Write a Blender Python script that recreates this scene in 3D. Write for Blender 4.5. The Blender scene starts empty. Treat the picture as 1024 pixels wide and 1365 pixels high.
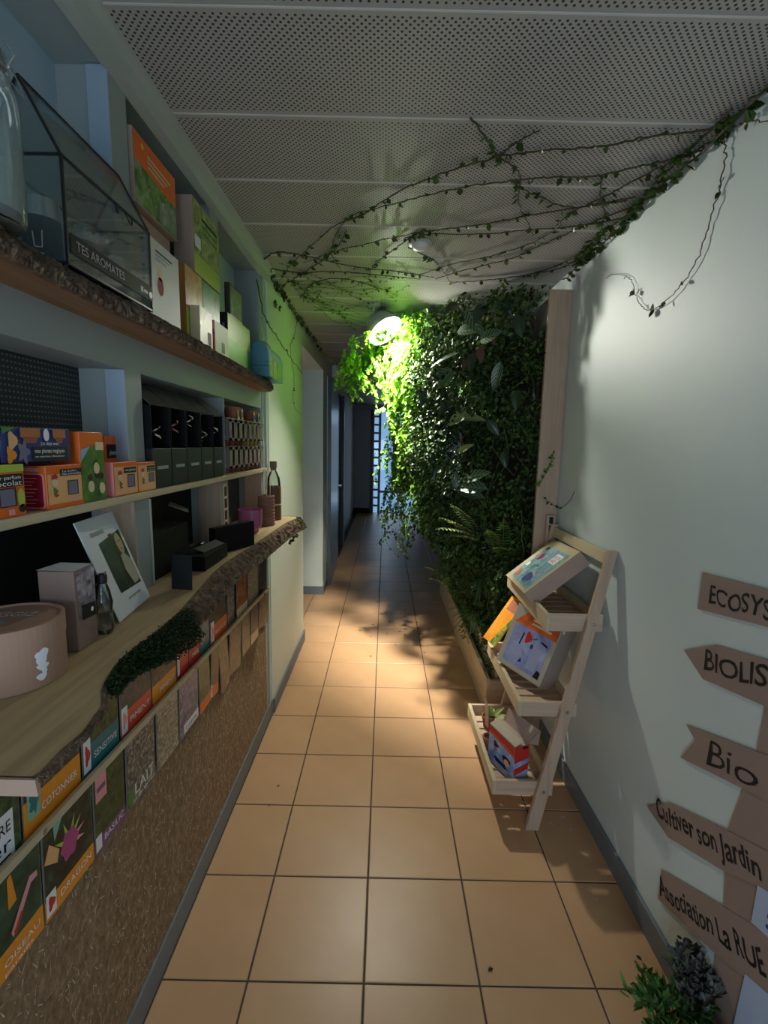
import bpy, bmesh, math, random
import numpy as np
from mathutils import Vector, Matrix
S = bpy.context.scene
COL = S.collection
PI = math.pi
random.seed(7); RNG = np.random.default_rng(11)

# ---------------------------------------------------------------- camera
F_PX, EYE, TILT, ROLL = 629.0, 1.55, math.atan(90/629.0), math.radians(1.2)
fw = Vector((0, math.cos(TILT), -math.sin(TILT)))
up0 = Vector((0, math.sin(TILT), math.cos(TILT))); rt0 = Vector((1, 0, 0))
RT = math.cos(ROLL)*rt0 + math.sin(ROLL)*up0
UP = -math.sin(ROLL)*rt0 + math.cos(ROLL)*up0
cam_d = bpy.data.cameras.new('camera'); cam = bpy.data.objects.new('camera', cam_d); COL.objects.link(cam)
cam_d.sensor_fit = 'HORIZONTAL'; cam_d.sensor_width = 36; cam_d.lens = 36*F_PX/1024
cam_d.clip_start = 0.02
cam.matrix_world = Matrix(((RT.x, UP.x, -fw.x, 0), (RT.y, UP.y, -fw.y, 0), (RT.z, UP.z, -fw.z, EYE), (0, 0, 0, 1)))
S.camera = cam

# ---------------------------------------------------------------- world, exposure, daylight
S.view_settings.view_transform = 'Standard'; S.view_settings.look = 'None'
S.view_settings.gamma = 1; S.view_settings.use_curve_mapping = False
S.view_settings.exposure = 0.0
S.cycles.use_denoising = True
S.cycles.max_bounces = 10; S.cycles.diffuse_bounces = 6; S.cycles.transparent_max_bounces = 16
S.cycles.sample_clamp_indirect = 8.0
w = bpy.data.worlds.new('sky'); S.world = w; w.use_nodes = True
w.node_tree.nodes['Background'].inputs[0].default_value = (0.30, 0.55, 0.86, 1)
w.node_tree.nodes['Background'].inputs[1].default_value = 0.85
al = bpy.data.lights.new('entrance_daylight', 'AREA'); al.shape = 'RECTANGLE'; al.size = 1.0; al.size_y = 1.4
al.energy = 25.0; al.color = (0.71, 0.85, 1.0)
alo = bpy.data.objects.new('entrance_daylight', al); COL.objects.link(alo)
alo.location = (-.35, -1.3, 1.05); alo.rotation_euler = (PI/2, 0, -math.radians(28))
fl_ = bpy.data.lights.new('garden_daylight', 'AREA'); fl_.shape = 'RECTANGLE'; fl_.size = 1.1; fl_.size_y = 2.2; fl_.energy = 9.0; fl_.color = (.72, .86, 1.0)
flo = bpy.data.objects.new('garden_daylight', fl_); COL.objects.link(flo); flo.location = (.3, 11.4, 1.2); flo.rotation_euler = (-PI/2, 0, 0)
BULB_POWER = 1720.0                       # radiance of the lamp's bulb, used in its builder below
BULB_COLOR = (1.0, 0.96, 0.86)

# ---------------------------------------------------------------- helpers
def at(u, v, **k):                       # point where the line of sight through a photo pixel meets the plane x=, y= or z=
    d = fw + RT*((u-512)/F_PX) - UP*((v-682.5)/F_PX)
    (a, val), = k.items(); i = 'xyz'.index(a)
    o = Vector((0, 0, EYE)); return o + d*((val-o[i])/d[i])

ORIG = {}
def origin(o): return ORIG.get(o.name, Vector((0, 0, 0))) if o else Vector((0, 0, 0))
def tag(o, label=None, cat=None, group=None, kind=None):
    if label: o['label'] = label
    if cat: o['category'] = cat
    if group: o['group'] = group
    if kind: o['kind'] = kind
    return o
def thing(name, label, cat, loc, group=None):
    o = bpy.data.objects.new(name, None); COL.objects.link(o); o.empty_display_size = .05
    o.location = loc; ORIG[o.name] = Vector(loc)
    return tag(o, label, cat, group)

class MB:
    def __init__(s): s.v = []; s.f = []; s.uv = None
    def add(s, vs, fs):
        n = len(s.v); s.v += [tuple(p) for p in vs]; s.f += [tuple(i+n for i in f) for f in fs]; return s
    def obox(s, c, ax, dims):
        c = Vector(c); a, b, d = [Vector(ax[i])*dims[i]/2 for i in range(3)]
        vs = [c+x*a+y*b+z*d for x in (-1, 1) for y in (-1, 1) for z in (-1, 1)]
        return s.add(vs, [(0, 1, 3, 2), (4, 6, 7, 5), (0, 4, 5, 1), (2, 3, 7, 6), (0, 2, 6, 4), (1, 5, 7, 3)])
    def box(s, x0, x1, y0, y1, z0, z1):
        return s.obox(((x0+x1)/2, (y0+y1)/2, (z0+z1)/2), ((1, 0, 0), (0, 1, 0), (0, 0, 1)), (x1-x0, y1-y0, z1-z0))
    def prism(s, poly, ext):
        ext = Vector(ext); n = len(poly); vs = [Vector(p) for p in poly]; vs += [p+ext for p in vs]
        fs = [tuple(range(n-1, -1, -1)), tuple(range(n, 2*n))]
        fs += [(i, (i+1) % n, n+(i+1) % n, n+i) for i in range(n)]
        return s.add(vs, fs)
    def poly(s, pts): return s.add(pts, [tuple(range(len(pts)))])
    def tube(s, pts, r, n=6, cap=True):
        pts = [Vector(p) for p in pts]; m = len(pts)
        rs = r if isinstance(r, (list, tuple)) else [r]*m
        vs = []; fs = []; prev = None
        for i, p in enumerate(pts):
            t = (pts[min(i+1, m-1)]-pts[max(i-1, 0)])
            t = t.normalized() if t.length > 1e-9 else Vector((0, 0, 1))
            if prev is None:
                a = t.orthogonal().normalized()
            else:
                a = prev - t*prev.dot(t)
                a = a.normalized() if a.length > 1e-6 else t.orthogonal().normalized()
            prev = a; b = t.cross(a)
            for k in range(n):
                an = 2*PI*k/n; vs.append(p+(a*math.cos(an)+b*math.sin(an))*rs[i])
        for i in range(m-1):
            for k in range(n):
                k2 = (k+1) % n
                fs.append((i*n+k, i*n+k2, (i+1)*n+k2, (i+1)*n+k))
        if cap: fs += [tuple(range(n-1, -1, -1)), tuple((m-1)*n+k for k in range(n))]
        return s.add(vs, fs)
    def lathe(s, prof, c, n=32, axis=(0, 0, 1), cap=False):   # prof: (radius, height) list
        ax = Vector(axis).normalized(); a = Vector((1, 0, 0)) if abs(ax.z) > .99 else ax.orthogonal().normalized(); b = ax.cross(a)
        c = Vector(c); vs = []; fs = []; m = len(prof)
        for r, h in prof:
            for k in range(n):
                an = 2*PI*k/n; vs.append(c+ax*h+(a*math.cos(an)+b*math.sin(an))*r)
        for i in range(m-1):
            for k in range(n):
                k2 = (k+1) % n; fs.append((i*n+k, i*n+k2, (i+1)*n+k2, (i+1)*n+k))
        if cap: fs += [tuple(range(n-1, -1, -1)), tuple((m-1)*n+k for k in range(n))]
        return s.add(vs, fs)
    def build(s, name, mat, parent=None, smooth=False, bevel=0, kind=None, label=None):
        o0 = origin(parent)
        me = bpy.data.meshes.new(name); me.from_pydata([(p[0]-o0.x, p[1]-o0.y, p[2]-o0.z) for p in s.v], [], s.f)
        if s.uv is not None:
            ul = me.uv_layers.new(name='uv')
            for lp in me.loops: ul.data[lp.index].uv = s.uv[lp.vertex_index]
        me.materials.append(mat); me.update()
        if smooth: me.polygons.foreach_set('use_smooth', [True]*len(me.polygons))
        o = bpy.data.objects.new(name, me); COL.objects.link(o)
        if parent: o.parent = parent
        ORIG[o.name] = o0
        if bevel:
            m = o.modifiers.new('bevel', 'BEVEL'); m.width = bevel; m.segments = 2; m.limit_method = 'ANGLE'
        if kind: o['kind'] = kind
        if label: o['label'] = label
        return o

def structure(o): o['kind'] = 'structure'; return o

# ---------------------------------------------------------------- materials
def srgb(r, g, b): return tuple(((c/255)/12.92 if c/255 <= .04045 else ((c/255+.055)/1.055)**2.4) for c in (r, g, b))
class NT:
    def __init__(s, name):
        s.m = bpy.data.materials.new(name); s.m.use_nodes = True; s.t = s.m.node_tree; s.t.nodes.clear()
    def n(s, typ, **k):
        nd = s.t.nodes.new(typ)
        for a, b in k.items():
            if a.startswith('_'): setattr(nd, a[1:], b)
        return nd
    def l(s, a, b): s.t.links.new(a, b)
    def math(s, op, a, b=None, c=None):
        nd = s.n('ShaderNodeMath', _operation=op)
        for i, x in enumerate((a, b, c)):
            if x is None: continue
            if isinstance(x, (int, float)): nd.inputs[i].default_value = x
            else: s.l(x, nd.inputs[i])
        return nd.outputs[0]
    def mix(s, fac, a, b, mode='MIX'):
        nd = s.n('ShaderNodeMix', _data_type='RGBA', _blend_type=mode)
        for i, x in ((0, fac), (6, a), (7, b)):
            if isinstance(x, (int, float)): nd.inputs[i].default_value = x
            elif isinstance(x, tuple): nd.inputs[i].default_value = (*x[:3], 1)
            else: s.l(x, nd.inputs[i])
        return nd.outputs[2]
    def ramp(s, fac, stops, interp='LINEAR'):
        nd = s.n('ShaderNodeValToRGB'); nd.color_ramp.interpolation = interp
        e = nd.color_ramp.elements
        while len(e) < len(stops): e.new(.5)
        for el, (p, c) in zip(e, stops): el.position = p; el.color = (*c[:3], 1)
        s.l(fac, nd.inputs[0]); return nd.outputs[0]
    def coords(s, kind='Object', scale=(1, 1, 1), rot=(0, 0, 0)):
        tc = s.n('ShaderNodeTexCoord'); mp = s.n('ShaderNodeMapping')
        mp.inputs['Scale'].default_value = scale; mp.inputs['Rotation'].default_value = rot
        s.l(tc.outputs[kind], mp.inputs[0]); return mp.outputs[0]
    def noise(s, vec, scale, detail=3, rough=.5, dist=0):
        nd = s.n('ShaderNodeTexNoise'); nd.inputs['Scale'].default_value = scale; nd.inputs['Detail'].default_value = detail
        nd.inputs['Roughness'].default_value = rough; nd.inputs['Distortion'].default_value = dist
        s.l(vec, nd.inputs['Vector']); return nd.outputs['Fac']
    def principled(s, col, rough=.5, metal=0, spec=.5, bump=None, bstr=.2, bdist=.002):
        p = s.n('ShaderNodeBsdfPrincipled'); o = s.n('ShaderNodeOutputMaterial')
        if isinstance(col, tuple): p.inputs['Base Color'].default_value = (*col[:3], 1)
        else: s.l(col, p.inputs['Base Color'])
        if isinstance(rough, (int, float)): p.inputs['Roughness'].default_value = rough
        else: s.l(rough, p.inputs['Roughness'])
        p.inputs['Metallic'].default_value = metal; p.inputs['Specular IOR Level'].default_value = spec
        if bump is not None:
            b = s.n('ShaderNodeBump'); b.inputs['Strength'].default_value = bstr; b.inputs['Distance'].default_value = bdist
            s.l(bump, b.inputs['Height']); s.l(b.outputs[0], p.inputs['Normal'])
        s.l(p.outputs[0], o.inputs[0]); s.p = p; s.o = o; return s.m

MC = {}
def paint(name, col, rough=.6, var=.08, scale=6, metal=0, bump=.1, spec=.4):
    if name in MC: return MC[name]
    t = NT(name); v = t.coords(); n = t.noise(v, scale, 4)
    c = t.mix(n, tuple(x*(1-var) for x in col), tuple(min(1, x*(1+var)) for x in col))
    fine = t.noise(v, scale*40, 2)
    MC[name] = t.principled(c, rough, metal, spec, fine, bump, .001); return MC[name]
def wood(name, c1, c2, axis='x', rough=.6, scale=1.0):
    if name in MC: return MC[name]
    sc = {'x': (2, 28, 28), 'y': (28, 2, 28), 'z': (28, 28, 2)}[axis]
    t = NT(name); v = t.coords(scale=tuple(x*scale for x in sc)); n = t.noise(v, 1.6, 5, .6, .8)
    n2 = t.noise(t.coords(), 3, 2)
    c = t.ramp(n, [(.3, c1), (.62, c2)]); c = t.mix(t.math('MULTIPLY', n2, .35), c, tuple(x*.7 for x in c1))
    MC[name] = t.principled(c, rough, 0, .3, n, .15, .002); return MC[name]
def photo(name, cols, scale=30, detail=4, rough=.35, vor=False):     # a printed picture: blotches of a few colours
    if name in MC: return MC[name]
    t = NT(name); v = t.coords()
    if vor:
        nd = t.n('ShaderNodeTexVoronoi'); nd.inputs['Scale'].default_value = scale
        t.l(t.mix(.06, v, t.n('ShaderNodeTexNoise').outputs['Color']) if False else v, nd.inputs['Vector'])
        sp = t.n('ShaderNodeSeparateColor'); t.l(nd.outputs['Color'], sp.inputs[0]); f = sp.outputs[0]
    else:
        f = t.noise(v, scale, detail, .6, .7)
    k = len(cols); lo, hi = (.02, .98) if vor else (.3, .7)
    c = t.ramp(f, [(lo+(hi-lo)*i/max(1, k-1), cc) for i, cc in enumerate(cols)], 'LINEAR' if not vor else 'CONSTANT')
    MC[name] = t.principled(c, rough, 0, .4); return MC[name]
def glass(name, tint=(.8, .88, .85), haze=.06, refl=1.0, rough=.03):
    if name in MC: return MC[name]
    t = NT(name); tr = t.n('ShaderNodeBsdfTransparent'); tr.inputs[0].default_value = (*tint, 1)
    gl = t.n('ShaderNodeBsdfGlossy'); gl.inputs['Roughness'].default_value = rough
    df = t.n('ShaderNodeBsdfDiffuse'); df.inputs[0].default_value = (.55, .62, .58, 1)
    fr = t.n('ShaderNodeFresnel'); fr.inputs[0].default_value = 1.45
    m1 = t.n('ShaderNodeMixShader'); hz = t.math('MULTIPLY', t.noise(t.coords(), 14, 4), haze*2); t.l(hz, m1.inputs[0]); t.l(tr.outputs[0], m1.inputs[1]); t.l(df.outputs[0], m1.inputs[2])
    m2 = t.n('ShaderNodeMixShader'); t.l(t.math('MULTIPLY', fr.outputs[0], refl), m2.inputs[0]); t.l(m1.outputs[0], m2.inputs[1]); t.l(gl.outputs[0], m2.inputs[2])
    o = t.n('ShaderNodeOutputMaterial'); t.l(m2.outputs[0], o.inputs[0]); MC[name] = t.m; return t.m
def leafmat(name, dark, light, trans=.35, rough=.4):
    if name in MC: return MC[name]
    t = NT(name); a = t.n('ShaderNodeAttribute'); a.attribute_name = 'tint'
    c = t.ramp(a.outputs['Fac'], [(0, dark), (1, light)])
    p = t.n('ShaderNodeBsdfPrincipled'); p.inputs['Roughness'].default_value = rough; p.inputs['Specular IOR Level'].default_value = .14
    t.l(c, p.inputs['Base Color'])
    tl = t.n('ShaderNodeBsdfTranslucent'); t.l(t.mix(.5, c, t.mix(1, c, (1.6, 1.5, .5), 'MULTIPLY')), tl.inputs[0])
    mx = t.n('ShaderNodeMixShader'); mx.inputs[0].default_value = trans
    t.l(p.outputs[0], mx.inputs[1]); t.l(tl.outputs[0], mx.inputs[2])
    o = t.n('ShaderNodeOutputMaterial'); t.l(mx.outputs[0], o.inputs[0]); MC[name] = t.m; return t.m

WALL = paint('white_wall_paint', (.575, .65, .635), .55, .03, 2)
WALL_L = paint('pale_wall_paint', (.67, .72, .62), .6, .03, 2)
FRAME = paint('grey_green_paint', (.32, .36, .34), .5, .05, 3)
BACK = paint('pale_blue_board', (.38, .47, .52), .5, .04, 3)
BASE = paint('grey_skirting', (.16, .18, .19), .5, .08, 5)
BLACK = paint('black_card', (.006, .006, .0065), .6, .1, 8, spec=.15)
BLACKM = paint('black_metal', (.015, .015, .017), .35, .1, 8)
CHAR = paint('charcoal_card', (.016, .018, .018), .5, .1, 8, spec=.3)
WHITE = paint('white_card', (.72, .74, .76), .5, .03, 6)
STEEL = paint('brushed_steel', (.55, .56, .56), .25, .05, 20, metal=1)
KRAFT = paint('brown_cardboard', (.42, .29, .22), .75, .08, 10)
KRAFT2 = paint('pale_cardboard', (.46, .40, .30), .75, .08, 10)
PINE = wood('pale_pine', (.50, .36, .25), (.62, .46, .33), 'x')
PINEY = wood('pale_pine_along', (.52, .42, .26), (.64, .52, .33), 'y')
PINEZ = wood('pink_pine', (.46, .32, .22), (.56, .40, .28), 'z')
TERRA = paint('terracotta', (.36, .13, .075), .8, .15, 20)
INK = paint('black_ink', (.006, .006, .007), .6, .05, 8)
def ink(name, r, g, b): return paint(name, srgb(r, g, b), .4, .05, 20, bump=.02)
ORANGE = ink('orange_print', 232, 110, 40); ORANGE2 = ink('amber_print', 238, 150, 40); RED = ink('red_print', 200, 50, 40)
CRIMSON = ink('crimson_print', 150, 25, 50); NAVY = ink('navy_print', 45, 60, 120); TEAL = ink('teal_print', 40, 120, 125)
MINT = ink('mint_print', 130, 190, 160); PURPLE = ink('purple_print', 130, 80, 120); PINK = ink('pink_print', 235, 160, 160)
GREEN = ink('green_print', 80, 130, 55); LIME = ink('lime_print', 175, 200, 80); CREAM = ink('cream_print', 225, 205, 165)
LAV = ink('lavender_film', 120, 115, 135); YEL = ink('yellow_print', 235, 205, 70); SKY = ink('blue_print', 150, 185, 210)
WTEXT = ink('white_print', 240, 240, 240); GTEXT = ink('grey_print', 150, 152, 155); FLESH = ink('peach_print', 235, 180, 120)

# ---------------------------------------------------------------- text
def text(s, origin_pt, right, up, height, mat, parent, name='lettering', width=None, shear=0, bold=0, align='LEFT', hand=0):
    cu = bpy.data.curves.new('t', 'FONT'); cu.body = s; cu.size = 1; cu.shear = shear; cu.offset = bold; cu.resolution_u = 3
    to = bpy.data.objects.new('t', cu); COL.objects.link(to)
    dg = bpy.context.evaluated_depsgraph_get(); me = bpy.data.meshes.new_from_object(to.evaluated_get(dg))
    bpy.data.objects.remove(to); bpy.data.curves.remove(cu)
    vs = np.array([v.co for v in me.vertices]); 
    if len(vs) == 0: return None
    mn, mx = vs.min(0), vs.max(0)
    cap = .70
    sx = sy = height/cap
    if width: sx = width/(mx[0]-mn[0])
    R, U = Vector(right).normalized(), Vector(up).normalized(); N = R.cross(U)
    o0 = origin(parent); P = Vector(origin_pt)
    off = -mn[0]*sx
    if align == 'CENTER': off = -(mn[0]+mx[0])/2*sx
    for v in me.vertices:
        if hand:
            x_, y_ = v.co.x, v.co.y
            v.co.y = y_*(1+hand*1.2*math.sin(2.3*x_+1))+hand*.8*math.sin(3.1*x_+.7*y_); v.co.x = x_+hand*.9*math.sin(4.3*x_+2.1*y_)+hand*.35*math.sin(9*y_)
        q = P + R*(v.co.x*sx+off) + U*(v.co.y*sy) - o0
        v.co = q
    me.name = name; me.materials.clear(); me.materials.append(mat); me.update()
    o = bpy.data.objects.new(name, me); COL.objects.link(o); o.parent = parent; ORIG[o.name] = o0
    return o

# ---------------------------------------------------------------- a printed carton with faces to print on
class Fr:
    def __init__(s, c, R, U, N, w, h, d):
        s.c, s.R, s.U, s.N = Vector(c), Vector(R).normalized(), Vector(U).normalized(), Vector(N).normalized(); s.w, s.h, s.d = w, h, d
    def face(s, f):
        c, R, U, N, w, h, d = s.c, s.R, s.U, s.N, s.w, s.h, s.d
        if f == 'front': return c+N*d/2, R, U, N, w, h
        if f == 'left': return c-R*w/2, N, U, -R, d, h
        if f == 'right': return c+R*w/2, -N, U, R, d, h
        if f == 'top': return c+U*h/2, R, -N, U, w, d
    def pt(s, f, u, v, off=.0006):
        c, R, U, N, w, h = s.face(f); return c+R*((u-.5)*w)+U*((v-.5)*h)+N*off
    def body(s, mat, parent, name='box_body', bevel=.0012):
        return MB().obox(s.c, (s.R, s.U, s.N), (s.w, s.h, s.d)).build(name, mat, parent, bevel=bevel)
    def decal(s, f, pts, mat, parent, name='printed_panel', off=.0006):
        if len(pts) == 2: (a, b), (c, d) = pts; pts = [(a, b), (c, b), (c, d), (a, d)]
        return MB().poly([s.pt(f, u, v, off) for u, v in pts]).build(name, mat, parent)
    def blob(s, f, u, v, ru, rv, mat, parent, name='printed_shape', off=.0010, n=14, wob=0, k=5):
        pts = []
        for i in range(n):
            a = 2*PI*i/n; r = 1+wob*math.cos(k*a); pts.append((u+ru*r*math.cos(a), v+rv*r*math.sin(a)))
        return s.decal(f, pts, mat, parent, name, off)
    def text(s, f, u, v, t, hfrac, mat, parent, wfrac=None, off=.0016, **k):
        c, R, U, N, w, h = s.face(f)
        return text(t, s.pt(f, u, v, off), R, U, hfrac*h, mat, parent, width=(wfrac*w if wfrac else None), **k)
def shelf_box(y0, y1, z0, z1, xf, xb):   # frame of a box on the left shelves, its front towards the aisle
    return Fr(((xf+xb)/2, (y0+y1)/2, (z0+z1)/2), (0, 1, 0), (0, 0, 1), (1, 0, 0), y1-y0, z1-z0, xf-xb)
def yx(u, v, x): return at(u, v, x=x).y

# ================================================================ STRUCTURE
CZ = 2.40; XR = .88; XL = -.63; YB = -1.5; YE = 10.6
# floor with single tiles
floor = structure(MB().box(-2.2, 1.6, YB, YE+.14, -.06, -.003).build('floor', paint('dark_grout', (.075, .055, .045), .8, .2, 8)))
t = NT('tan_tile'); v = t.coords(); oi = t.n('ShaderNodeObjectInfo')
n = t.noise(v, 5, 4); n2 = t.noise(v, 60, 2)
c = t.ramp(n, [(.3, (.50, .29, .145)), (.7, (.57, .335, .172))])
c = t.mix(t.math('MULTIPLY', oi.outputs['Random'], .30), c, (.47, .28, .15))
rg = t.math('ADD', t.math('MULTIPLY', n, .15), .30)
TILE = t.principled(c, rg, 0, .42, n2, .05, .001)
P = .3377; gx = -.03; gy = 1.163; g = .0028
cols = []
for k in range(-6, 5):
    a, b = gx+k*P, gx+(k+1)*P
    cols.append((a, b))
tile_me = {}
ny0 = int((YB-gy)/P)
for (a, b) in cols:
    a2, b2 = max(a, -2.0), min(b, XR+.0)
    if b2-a2 < .03: continue
    for j in range(ny0, 28):
        y0 = gy+j*P
        left_ok = b2 > XL+.01 or (3.6 < y0+P and y0 < 4.75)
        if not left_ok: continue
        aa = a2
        if b2 > XL and a2 < XL and not (3.6 < y0+P and y0 < 4.75): aa = XL+.012
        key = (round(aa, 3), round(b2, 3))
        if key not in tile_me:
            wx = b2-aa; x0, x1, yy0, yy1 = g, wx-g, g, P-g; e = .0022
            m = MB(); m.add([(x0, yy0, -.009), (x1, yy0, -.009), (x1, yy1, -.009), (x0, yy1, -.009),
                             (x0, yy0, -.0016), (x1, yy0, -.0016), (x1, yy1, -.0016), (x0, yy1, -.0016),
                             (x0+e, yy0+e, 0), (x1-e, yy0+e, 0), (x1-e, yy1-e, 0), (x0+e, yy1-e, 0)],
                            [(0, 1, 5, 4), (1, 2, 6, 5), (2, 3, 7, 6), (3, 0, 4, 7), (4, 5, 9, 8), (5, 6, 10, 9), (6, 7, 11, 10), (7, 4, 8, 11), (8, 9, 10, 11)])
            me = bpy.data.meshes.new('floor_tile'); me.from_pydata(m.v, [], m.f); me.materials.append(TILE); tile_me[key] = me
        o = bpy.data.objects.new('floor_tile', tile_me[key]); COL.objects.link(o); o.parent = floor; o.location = (aa, y0, 0)

# ceiling with perforated panels
ceiling = structure(MB().box(-1.6, 1.6, YB, YE, CZ+.012, CZ+.06).build('ceiling', paint('ceiling_void', (.12, .12, .12), .8)))
PW = .3115; cy0 = 1.374 - 9*PW
t = NT('perforated_panel'); geo = t.n('ShaderNodeNewGeometry'); sp = t.n('ShaderNodeSeparateXYZ'); t.l(geo.outputs['Position'], sp.inputs[0])
pit = .0166; holes = None
for off in (0, .5):
    fx = t.math('SUBTRACT', t.math('FRACT', t.math('ADD', t.math('DIVIDE', sp.outputs[0], pit), off+50)), .5)
    fy = t.math('SUBTRACT', t.math('FRACT', t.math('ADD', t.math('DIVIDE', sp.outputs[1], pit), off+50)), .5)
    d = t.math('SQRT', t.math('ADD', t.math('MULTIPLY', fx, fx), t.math('MULTIPLY', fy, fy)))
    holes = d if holes is None else t.math('MINIMUM', holes, d)
hm = t.math('LESS_THAN', holes, .185)
py = t.math('FRACT', t.math('DIVIDE', t.math('SUBTRACT', sp.outputs[1], cy0), PW))
hm = t.math('MULTIPLY', hm, t.math('LESS_THAN', t.math('ABSOLUTE', t.math('SUBTRACT', py, .5)), .455))
n = t.noise(t.coords(), 3, 3)
base = t.mix(n, (.37, .36, .335), (.42, .41, .385))
PANEL = t.principled(t.mix(hm, base, (.03, .03, .03)), .5, 0, .3)
STRIP = paint('pale_joint', (.58, .57, .54), .4, .04, 5)  # pale strip puts the light caught by the bevelled panel edges into colour
k = 0
while cy0+k*PW < YE:
    y0 = cy0+k*PW; y1 = y0+PW
    if y1 > YB:
        MB().box(-.585 if y1 < 2.6 else -.632, XR, y0+.0025, y1-.0025, CZ, CZ+.012).build('ceiling_panel', PANEL, ceiling, bevel=.0015)
        MB().box(-.585 if y1 < 2.6 else -.632, XR, y0-.0022, y0+.0022, CZ-.0012, CZ+.012).build('joint_strip', STRIP, ceiling)
    k += 1

# right wall
wr = structure(MB().box(XR, XR+.12, YB, YE, -.003, CZ+.06).build('wall_right', WALL))
structure(MB().box(XR-.012, XR, YB, 2.50, 0, .088).build('baseboard_right', BASE, bevel=.002))

# left partition: solid pieces around the niches
def struct_boxes(name, boxes, mat, bevel=0):
    m = MB()
    for b in boxes: m.box(*b)
    return structure(m.build(name, mat, bevel=bevel))
XN = -.745                       # back of the niches
solid = [(XN, XL, YB, 2.43, 2.364, CZ+.012),
         (XN, XL, YB, 2.43, 1.716, 1.842),
         (XN, XL, YB, 2.43, 1.395, 1.418),
         (XN, XL, YB, 2.43, .0, 1.09)]
for (a, b) in ((1.165, 1.237), (1.775, 1.855), (2.405, 2.43)): solid.append((XN, XL, a, b, 1.842, 2.364))
for (a, b) in ((1.168, 1.243), (1.864, 1.872), (2.408, 2.43)): solid.append((XN, XL, a, b, 1.418, 1.716))
for (a, b) in ((1.182, 1.258), (1.808, 1.893), (2.41, 2.43)): solid.append((XN, XL, a, b, 1.09, 1.395))
wl = struct_boxes('wall_left', solid, FRAME)
def wpart(name, mat, *b, **k): 
    return MB().box(*b).build(name, mat, wl, **k)
# niche backs
wpart('niche_back', BACK, XN-.01, XN, YB, 2.43, 1.842, 2.364)
t = NT('perforated_black'); geo = t.n('ShaderNodeNewGeometry'); sp = t.n('ShaderNodeSeparateXYZ'); t.l(geo.outputs['Position'], sp.inputs[0])
fy = t.math('ABSOLUTE', t.math('SUBTRACT', t.math('FRACT', t.math('DIVIDE', sp.outputs[1], .0105)), .5))
fz = t.math('ABSOLUTE', t.math('SUBTRACT', t.math('FRACT', t.math('DIVIDE', sp.outputs[2], .0115)), .5))
dot = t.math('LESS_THAN', t.math('MAXIMUM', fy, t.math('MULTIPLY', fz, 1.6)), .26)
MESH = t.principled(t.mix(dot, (.022, .026, .025), (.14, .16, .14)), .6)
wpart('perforated_sheet', MESH, XN, XN+.004, YB, 1.168, 1.418, 1.716)
wpart('niche_back', BLACK, XN-.01, XN, YB, 1.87, 1.09, 1.716)
wpart('niche_back', FRAME, XN-.01, XN, 1.87, 2.43, 1.418, 1.716)
wpart('niche_back', paint('dark_slate', (.05, .055, .058), .6), XN-.01, XN, 1.87, 2.43, 1.09, 1.40)
wpart('black_lining', BLACK, XN, XN+.004, YB, 1.18, 1.10, 1.39)
wpart('black_lining', BLACK, XN, XL-.004, 1.2435, 1.248, 1.42, 1.712)
# reveal boards (pinkish bare wood at the lower niches, daylight blue put into the colour at the upper ones)
for y in (1.182, 1.808, 2.41):
    wpart('wood_reveal', PINEZ, -.715, XL+.001, y-.006, y-.0005, 1.155, 1.394)
wpart('blue_reveal', paint('blue_reveal_paint', (.36, .45, .52), .5, .04), -.675, XL+.001, 1.160, 1.1645, 1.845, 2.362)
wpart('blue_reveal', MC['blue_reveal_paint'], -.675, XL+.001, 1.163, 1.1675, 1.42, 1.714)
wpart('edge_trim', paint('cream_trim', (.5, .5, .42), .5), XL, XL+.003, 1.253, 1.259, 1.157, 1.392)
# cove moulding along the ceiling, corner trims
cove = MB().prism([(-.632, YB, 2.352), (-.606, YB, 2.36), (-.596, YB, 2.385), (-.578, YB, 2.392), (-.575, YB, 2.40), (-.632, YB, 2.40)], (0, 2.53-YB, 0))
structure(cove.build('trim_1', paint('cove_green', (.36, .40, .36), .5)))
struct_boxes('trim_2', [(-.66, XL+.004, 2.43, 2.465, 0, CZ)], paint('stud_grey', (.30, .36, .35), .5))
struct_boxes('trim_3', [(-.66, XL-.008, 2.465, 2.497, 0, CZ), (-.66, XL+.008, 2.497, 2.527, 0, CZ)], paint('corner_trim', (.48, .54, .47), .5))
# straw board under the counter
t = NT('straw_board'); v = t.coords(scale=(1, 1, .6)); n = t.noise(v, 70, 5, .75); n2 = t.noise(t.coords(), 5, 3)
c = t.ramp(n, [(.25, (.13, .082, .045)), (.5, (.28, .18, .10)), (.72, (.50, .37, .22))]); c = t.mix(t.math('MULTIPLY', n2, .4), c, (.20, .13, .072))
STRAW = t.principled(c, .85, 0, .2, n, .5, .004)
wpart('straw_board', STRAW, XL, XL+.006, YB, 2.43, .09, 1.092)
m = MB()
for i in range(2600):
    y = random.uniform(.45, 2.42); z = random.uniform(.1, .80); L = random.uniform(.004, .022); a = random.gauss(PI/2, .75); wd = random.uniform(.0005, .0014)
    d = Vector((0, math.cos(a), math.sin(a))); e = Vector((0, -d.z, d.y))*wd; c = Vector((XL+.0066+random.random()*.0012, y, z))
    m.poly([c-d*L/2-e, c+d*L/2-e*.4, c+d*L/2+e*.4, c-d*L/2+e])
m.build('straw_flecks', paint('pale_straw', (.62, .52, .36), .7, .3, 60), wl, kind='stuff')
structure(MB().box(XL, XL+.012, YB, 2.535, 0, .088).build('baseboard_left', BASE, bevel=.002))
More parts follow.
